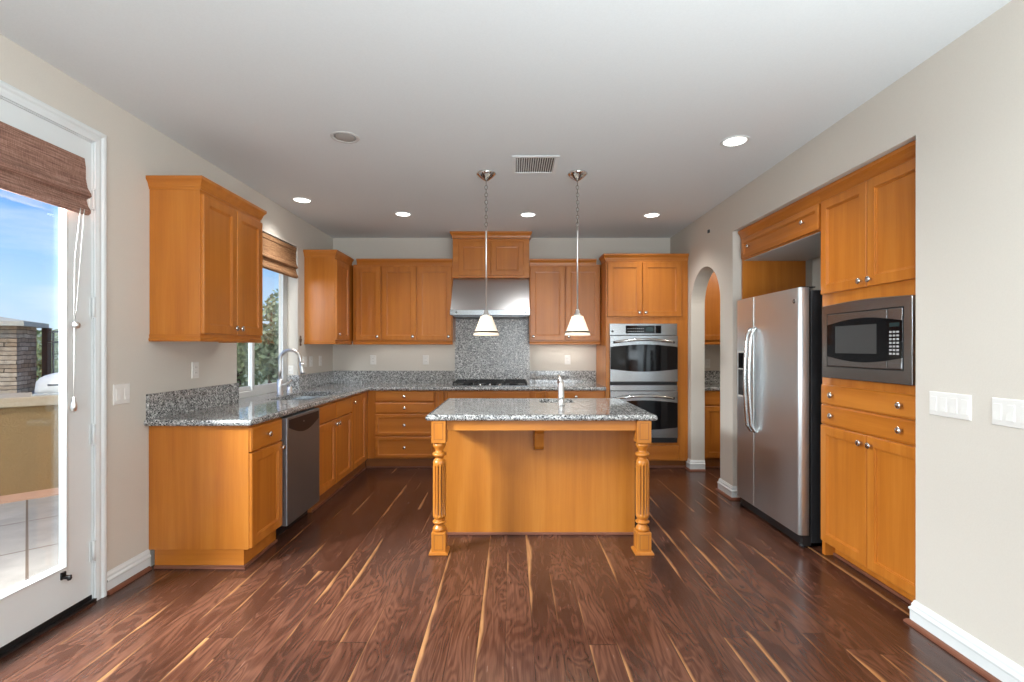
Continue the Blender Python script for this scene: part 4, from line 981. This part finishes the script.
def stone_mat():
    m, ns, ls, b = nt('stacked_ledge_stone')
    tc = N(ns, 'TexCoord'); n0 = N(ns, 'TexNoise', Scale=5.0, Detail=2); ls.new(tc.outputs['Object'], n0.inputs['Vector'])
    ad = N(ns, 'VectorMath', operation='MULTIPLY_ADD'); ls.new(n0.outputs['Color'], ad.inputs[0]); ad.inputs[1].default_value = (.05, .05, .035); ls.new(tc.outputs['Object'], ad.inputs[2])
    sx = N(ns, 'SeparateXYZ'); ls.new(ad.outputs[0], sx.inputs[0]); u = N(ns, 'Math', operation='MULTIPLY_ADD'); ls.new(sx.outputs[1], u.inputs[0]); u.inputs[1].default_value = .5
    mi = N(ns, 'Math', operation='MULTIPLY'); ls.new(sx.outputs[0], mi.inputs[0]); mi.inputs[1].default_value = -1; ls.new(mi.outputs[0], u.inputs[2])
    cb = N(ns, 'CombineXYZ'); ls.new(u.outputs[0], cb.inputs[0]); ls.new(sx.outputs[2], cb.inputs[1])
    br = N(ns, 'TexBrick', offset=.37, squash=1.6, squash_frequency=3); ls.new(cb.outputs[0], br.inputs['Vector'])
    for k_, v_ in (('Scale', 1), ('Brick Width', .19), ('Row Height', .055), ('Mortar Size', .005), ('Mortar Smooth', .6), ('Bias', 0)): br.inputs[k_].default_value = v_
    br.inputs['Color1'].default_value = (.30, .21, .13, 1); br.inputs['Color2'].default_value = (.62, .51, .38, 1); br.inputs['Mortar'].default_value = (.10, .075, .05, 1)
    n4 = N(ns, 'TexNoise', Scale=14.0, Detail=3); ls.new(tc.outputs['Object'], n4.inputs['Vector']); r3 = ramp(ns, [(.3, (.75, .72, .7)), (.7, (1.15, 1.12, 1.1))]); ls.new(n4.outputs[0], r3.inputs[0])
    mx = N(ns, 'MixRGB', blend_type='MULTIPLY'); mx.inputs[0].default_value = 1; ls.new(br.outputs[0], mx.inputs[1]); ls.new(r3.outputs[0], mx.inputs[2]); ls.new(mx.outputs[0], b.inputs['Base Color'])
    r2 = N(ns, 'Math', operation='SUBTRACT'); r2.inputs[0].default_value = 1; ls.new(br.outputs['Fac'], r2.inputs[1])
    bp = N(ns, 'Bump', Strength=1.0, Distance=.03); ls.new(r2.outputs[0], bp.inputs['Height']); ls.new(bp.outputs[0], b.inputs['Normal']); b.inputs['Roughness'].default_value = .9
    return m
t = thing('stone_pillar', (-6.6, 6.3, -.1), 'stacked stone pillar with a pale concrete cap beyond the patio', 'pillar')
def ppt(a, b):      # a along the side face (away), b leftwards along the front face, from the near right corner
    return (-6.30 - .454 * a - .891 * b, 6.17 + .891 * a - .454 * b)
def pbox(a0, a1, b0, b1, z0, z1):
    q = [ppt(a0, b0), ppt(a1, b0), ppt(a1, b1), ppt(a0, b1)]
    return MB().loft([[(*p, z0) for p in q], [(*p, z1) for p in q]])
obj('stone_shaft', pbox(0, .6, 0, .6, -.1, 1.63), stone_mat(), t)
cpm = pbox(-.1, .7, -.1, .7, 1.63, 1.69)
q = [(*ppt(a, b), 1.69) for a, b in ((-.09, -.09), (.69, -.09), (.69, .69), (-.09, .69))] + [(*ppt(.3, .3), 1.765)]
cpm.add(q, [(0, 1, 4), (1, 2, 4), (2, 3, 4), (3, 0, 4)])
obj('pillar_cap', cpm, simple('pale_concrete', (.52, .49, .40), .8), t)
t = thing('iron_fence', (-4.2, 6.3, -.1), 'black iron bar fence running from the stone pillar', 'fence')
FX, FY = -6.56, 6.80
obj('post', MB().box(FX, FX + .07, FY - .035, FY + .035, -.1, 1.63), IRON, t); obj('post', MB().box(-4.2, -4.13, FY - .035, FY + .035, -.1, 1.6), IRON, t)
for z in (0, 1.42, 1.565): obj('rail', MB().box(FX + .07, -4.13, FY - .015, FY + .015, z, z + .027), IRON, t)
for k in range(21): obj('bar', MB().box(FX + .12 + k * .11, FX + .135 + k * .11, FY - .01, FY + .01, .027, 1.565), IRON, t)

LEAFM = []
for nm, c in (('olive_foliage', (.28, .33, .15)), ('grey_green_foliage', (.40, .46, .28)), ('dark_foliage', (.20, .25, .13))): LEAFM.append(simple(nm, c, .7))  # leaf greens lightened to carry the distance haze in their colour
BARK = simple('bark', (.12, .08, .05), .9)
def tree(x, y, h, r, label, mi, nl=2600, seed=1, group='trees beyond the fence'):
    rnd = random.Random(seed)
    t = thing('tree', (x, y, -.3), label, 'tree', group)
    mb = MB(); mb.tube([(x, y, -.3), (x + .05, y, h * .3), (x - .04, y + .03, h * .62)], [.09, .07, .03], 8)
    for k in range(6):
        a = rnd.uniform(0, 6.28); mb.tube([(x, y, h * rnd.uniform(.25, .5)), (x + r * .5 * math.cos(a), y + r * .5 * math.sin(a), h * rnd.uniform(.6, .9))], [.04, .012], 6)
    obj('trunk', mb, BARK, t)
    lf = MB(); blobs = [(x + rnd.uniform(-.6, .6) * r, y + rnd.uniform(-.6, .6) * r, h * rnd.uniform(.45, .92), rnd.uniform(.3, .55) * r) for _ in range(9)]
    for _ in range(nl):
        bx, by, bz, br = rnd.choice(blobs)
        v = Vector((rnd.gauss(0, 1), rnd.gauss(0, 1), rnd.gauss(0, 1))).normalized() * br * rnd.uniform(.6, 1.05)
        c = Vector((bx, by, bz)) + v; a = Vector((rnd.gauss(0, 1), rnd.gauss(0, 1), rnd.gauss(0, 1))).normalized(); b2 = a.cross(Vector((rnd.gauss(0, 1), rnd.gauss(0, 1), rnd.gauss(0, 1)))).normalized()
        s_ = rnd.uniform(.04, .09)
        lf.add([tuple(c - a * s_), tuple(c + b2 * s_ * .5), tuple(c + a * s_), tuple(c - b2 * s_ * .5)], [(0, 1, 2, 3)])
    obj('foliage', lf, LEAFM[mi], t)
    return t
tree(-5.3, 10.6, 2.65, .95, 'airy pale tree whose crown rises highest in the sink window', 1, seed=3, nl=1300)
tree(-4.6, 10.2, 1.45, 1.0, 'low green bush in the right pane of the sink window', 2, seed=4, nl=3200)
tree(-6.6, 11.6, 1.6, 1.1, 'rounded olive bush in the left pane of the sink window', 0, seed=5, nl=3200)
tree(-9.9, 10.4, 1.5, 1.0, 'low bush between the stone pillar and the door frame', 0, seed=6, nl=1500)
hm = MB(); nx = 40; vs = []; fs = []
rnd = random.Random(2)
for i in range(nx + 1):
    for j in range(9):
        X = -80 + 90 * i / nx; Y = 14 + j * 7
        Zz = -1.5 + min(1, j / 3) * (2.4 + 1.0 * math.sin(i * .45) + .5 * math.sin(i * 1.3 + j)) + j * .12
        vs.append((X, Y, Zz))
for i in range(nx):
    for j in range(8): fs.append((i * 9 + j, (i + 1) * 9 + j, (i + 1) * 9 + j + 1, i * 9 + j + 1))
hm.add(vs, fs, True)
def hill_mat():
    m, ns, ls, b = nt('scrubby_hillside'); tc = N(ns, 'TexCoord'); n = N(ns, 'TexNoise', Scale=.8, Detail=8, Roughness=.7); ls.new(tc.outputs['Object'], n.inputs['Vector'])
    r = ramp(ns, [(.35, (.14, .18, .10)), (.5, (.24, .28, .16)), (.7, (.42, .42, .30))]); ls.new(n.outputs[0], r.inputs[0]); ls.new(r.outputs[0], b.inputs['Base Color']); b.inputs['Roughness'].default_value = 1
    return m
o = obj('hillside', hm, hill_mat()); o['kind'] = 'structure'
# eave over the patio door
o = obj('roof_eave', MB().box(XL - .50, XL - .2, YR - .3, YB + .3, 2.62, 2.80), simple('brown_eave', (.16, .11, .07), .8)); o['kind'] = 'structure'
o = obj('roof', MB().box(XL - .2, 4.1, YR - .3, YB + .3, H + .151, H + .3), simple('roof_clay', (.3, .16, .1), .9)); o['kind'] = 'structure'
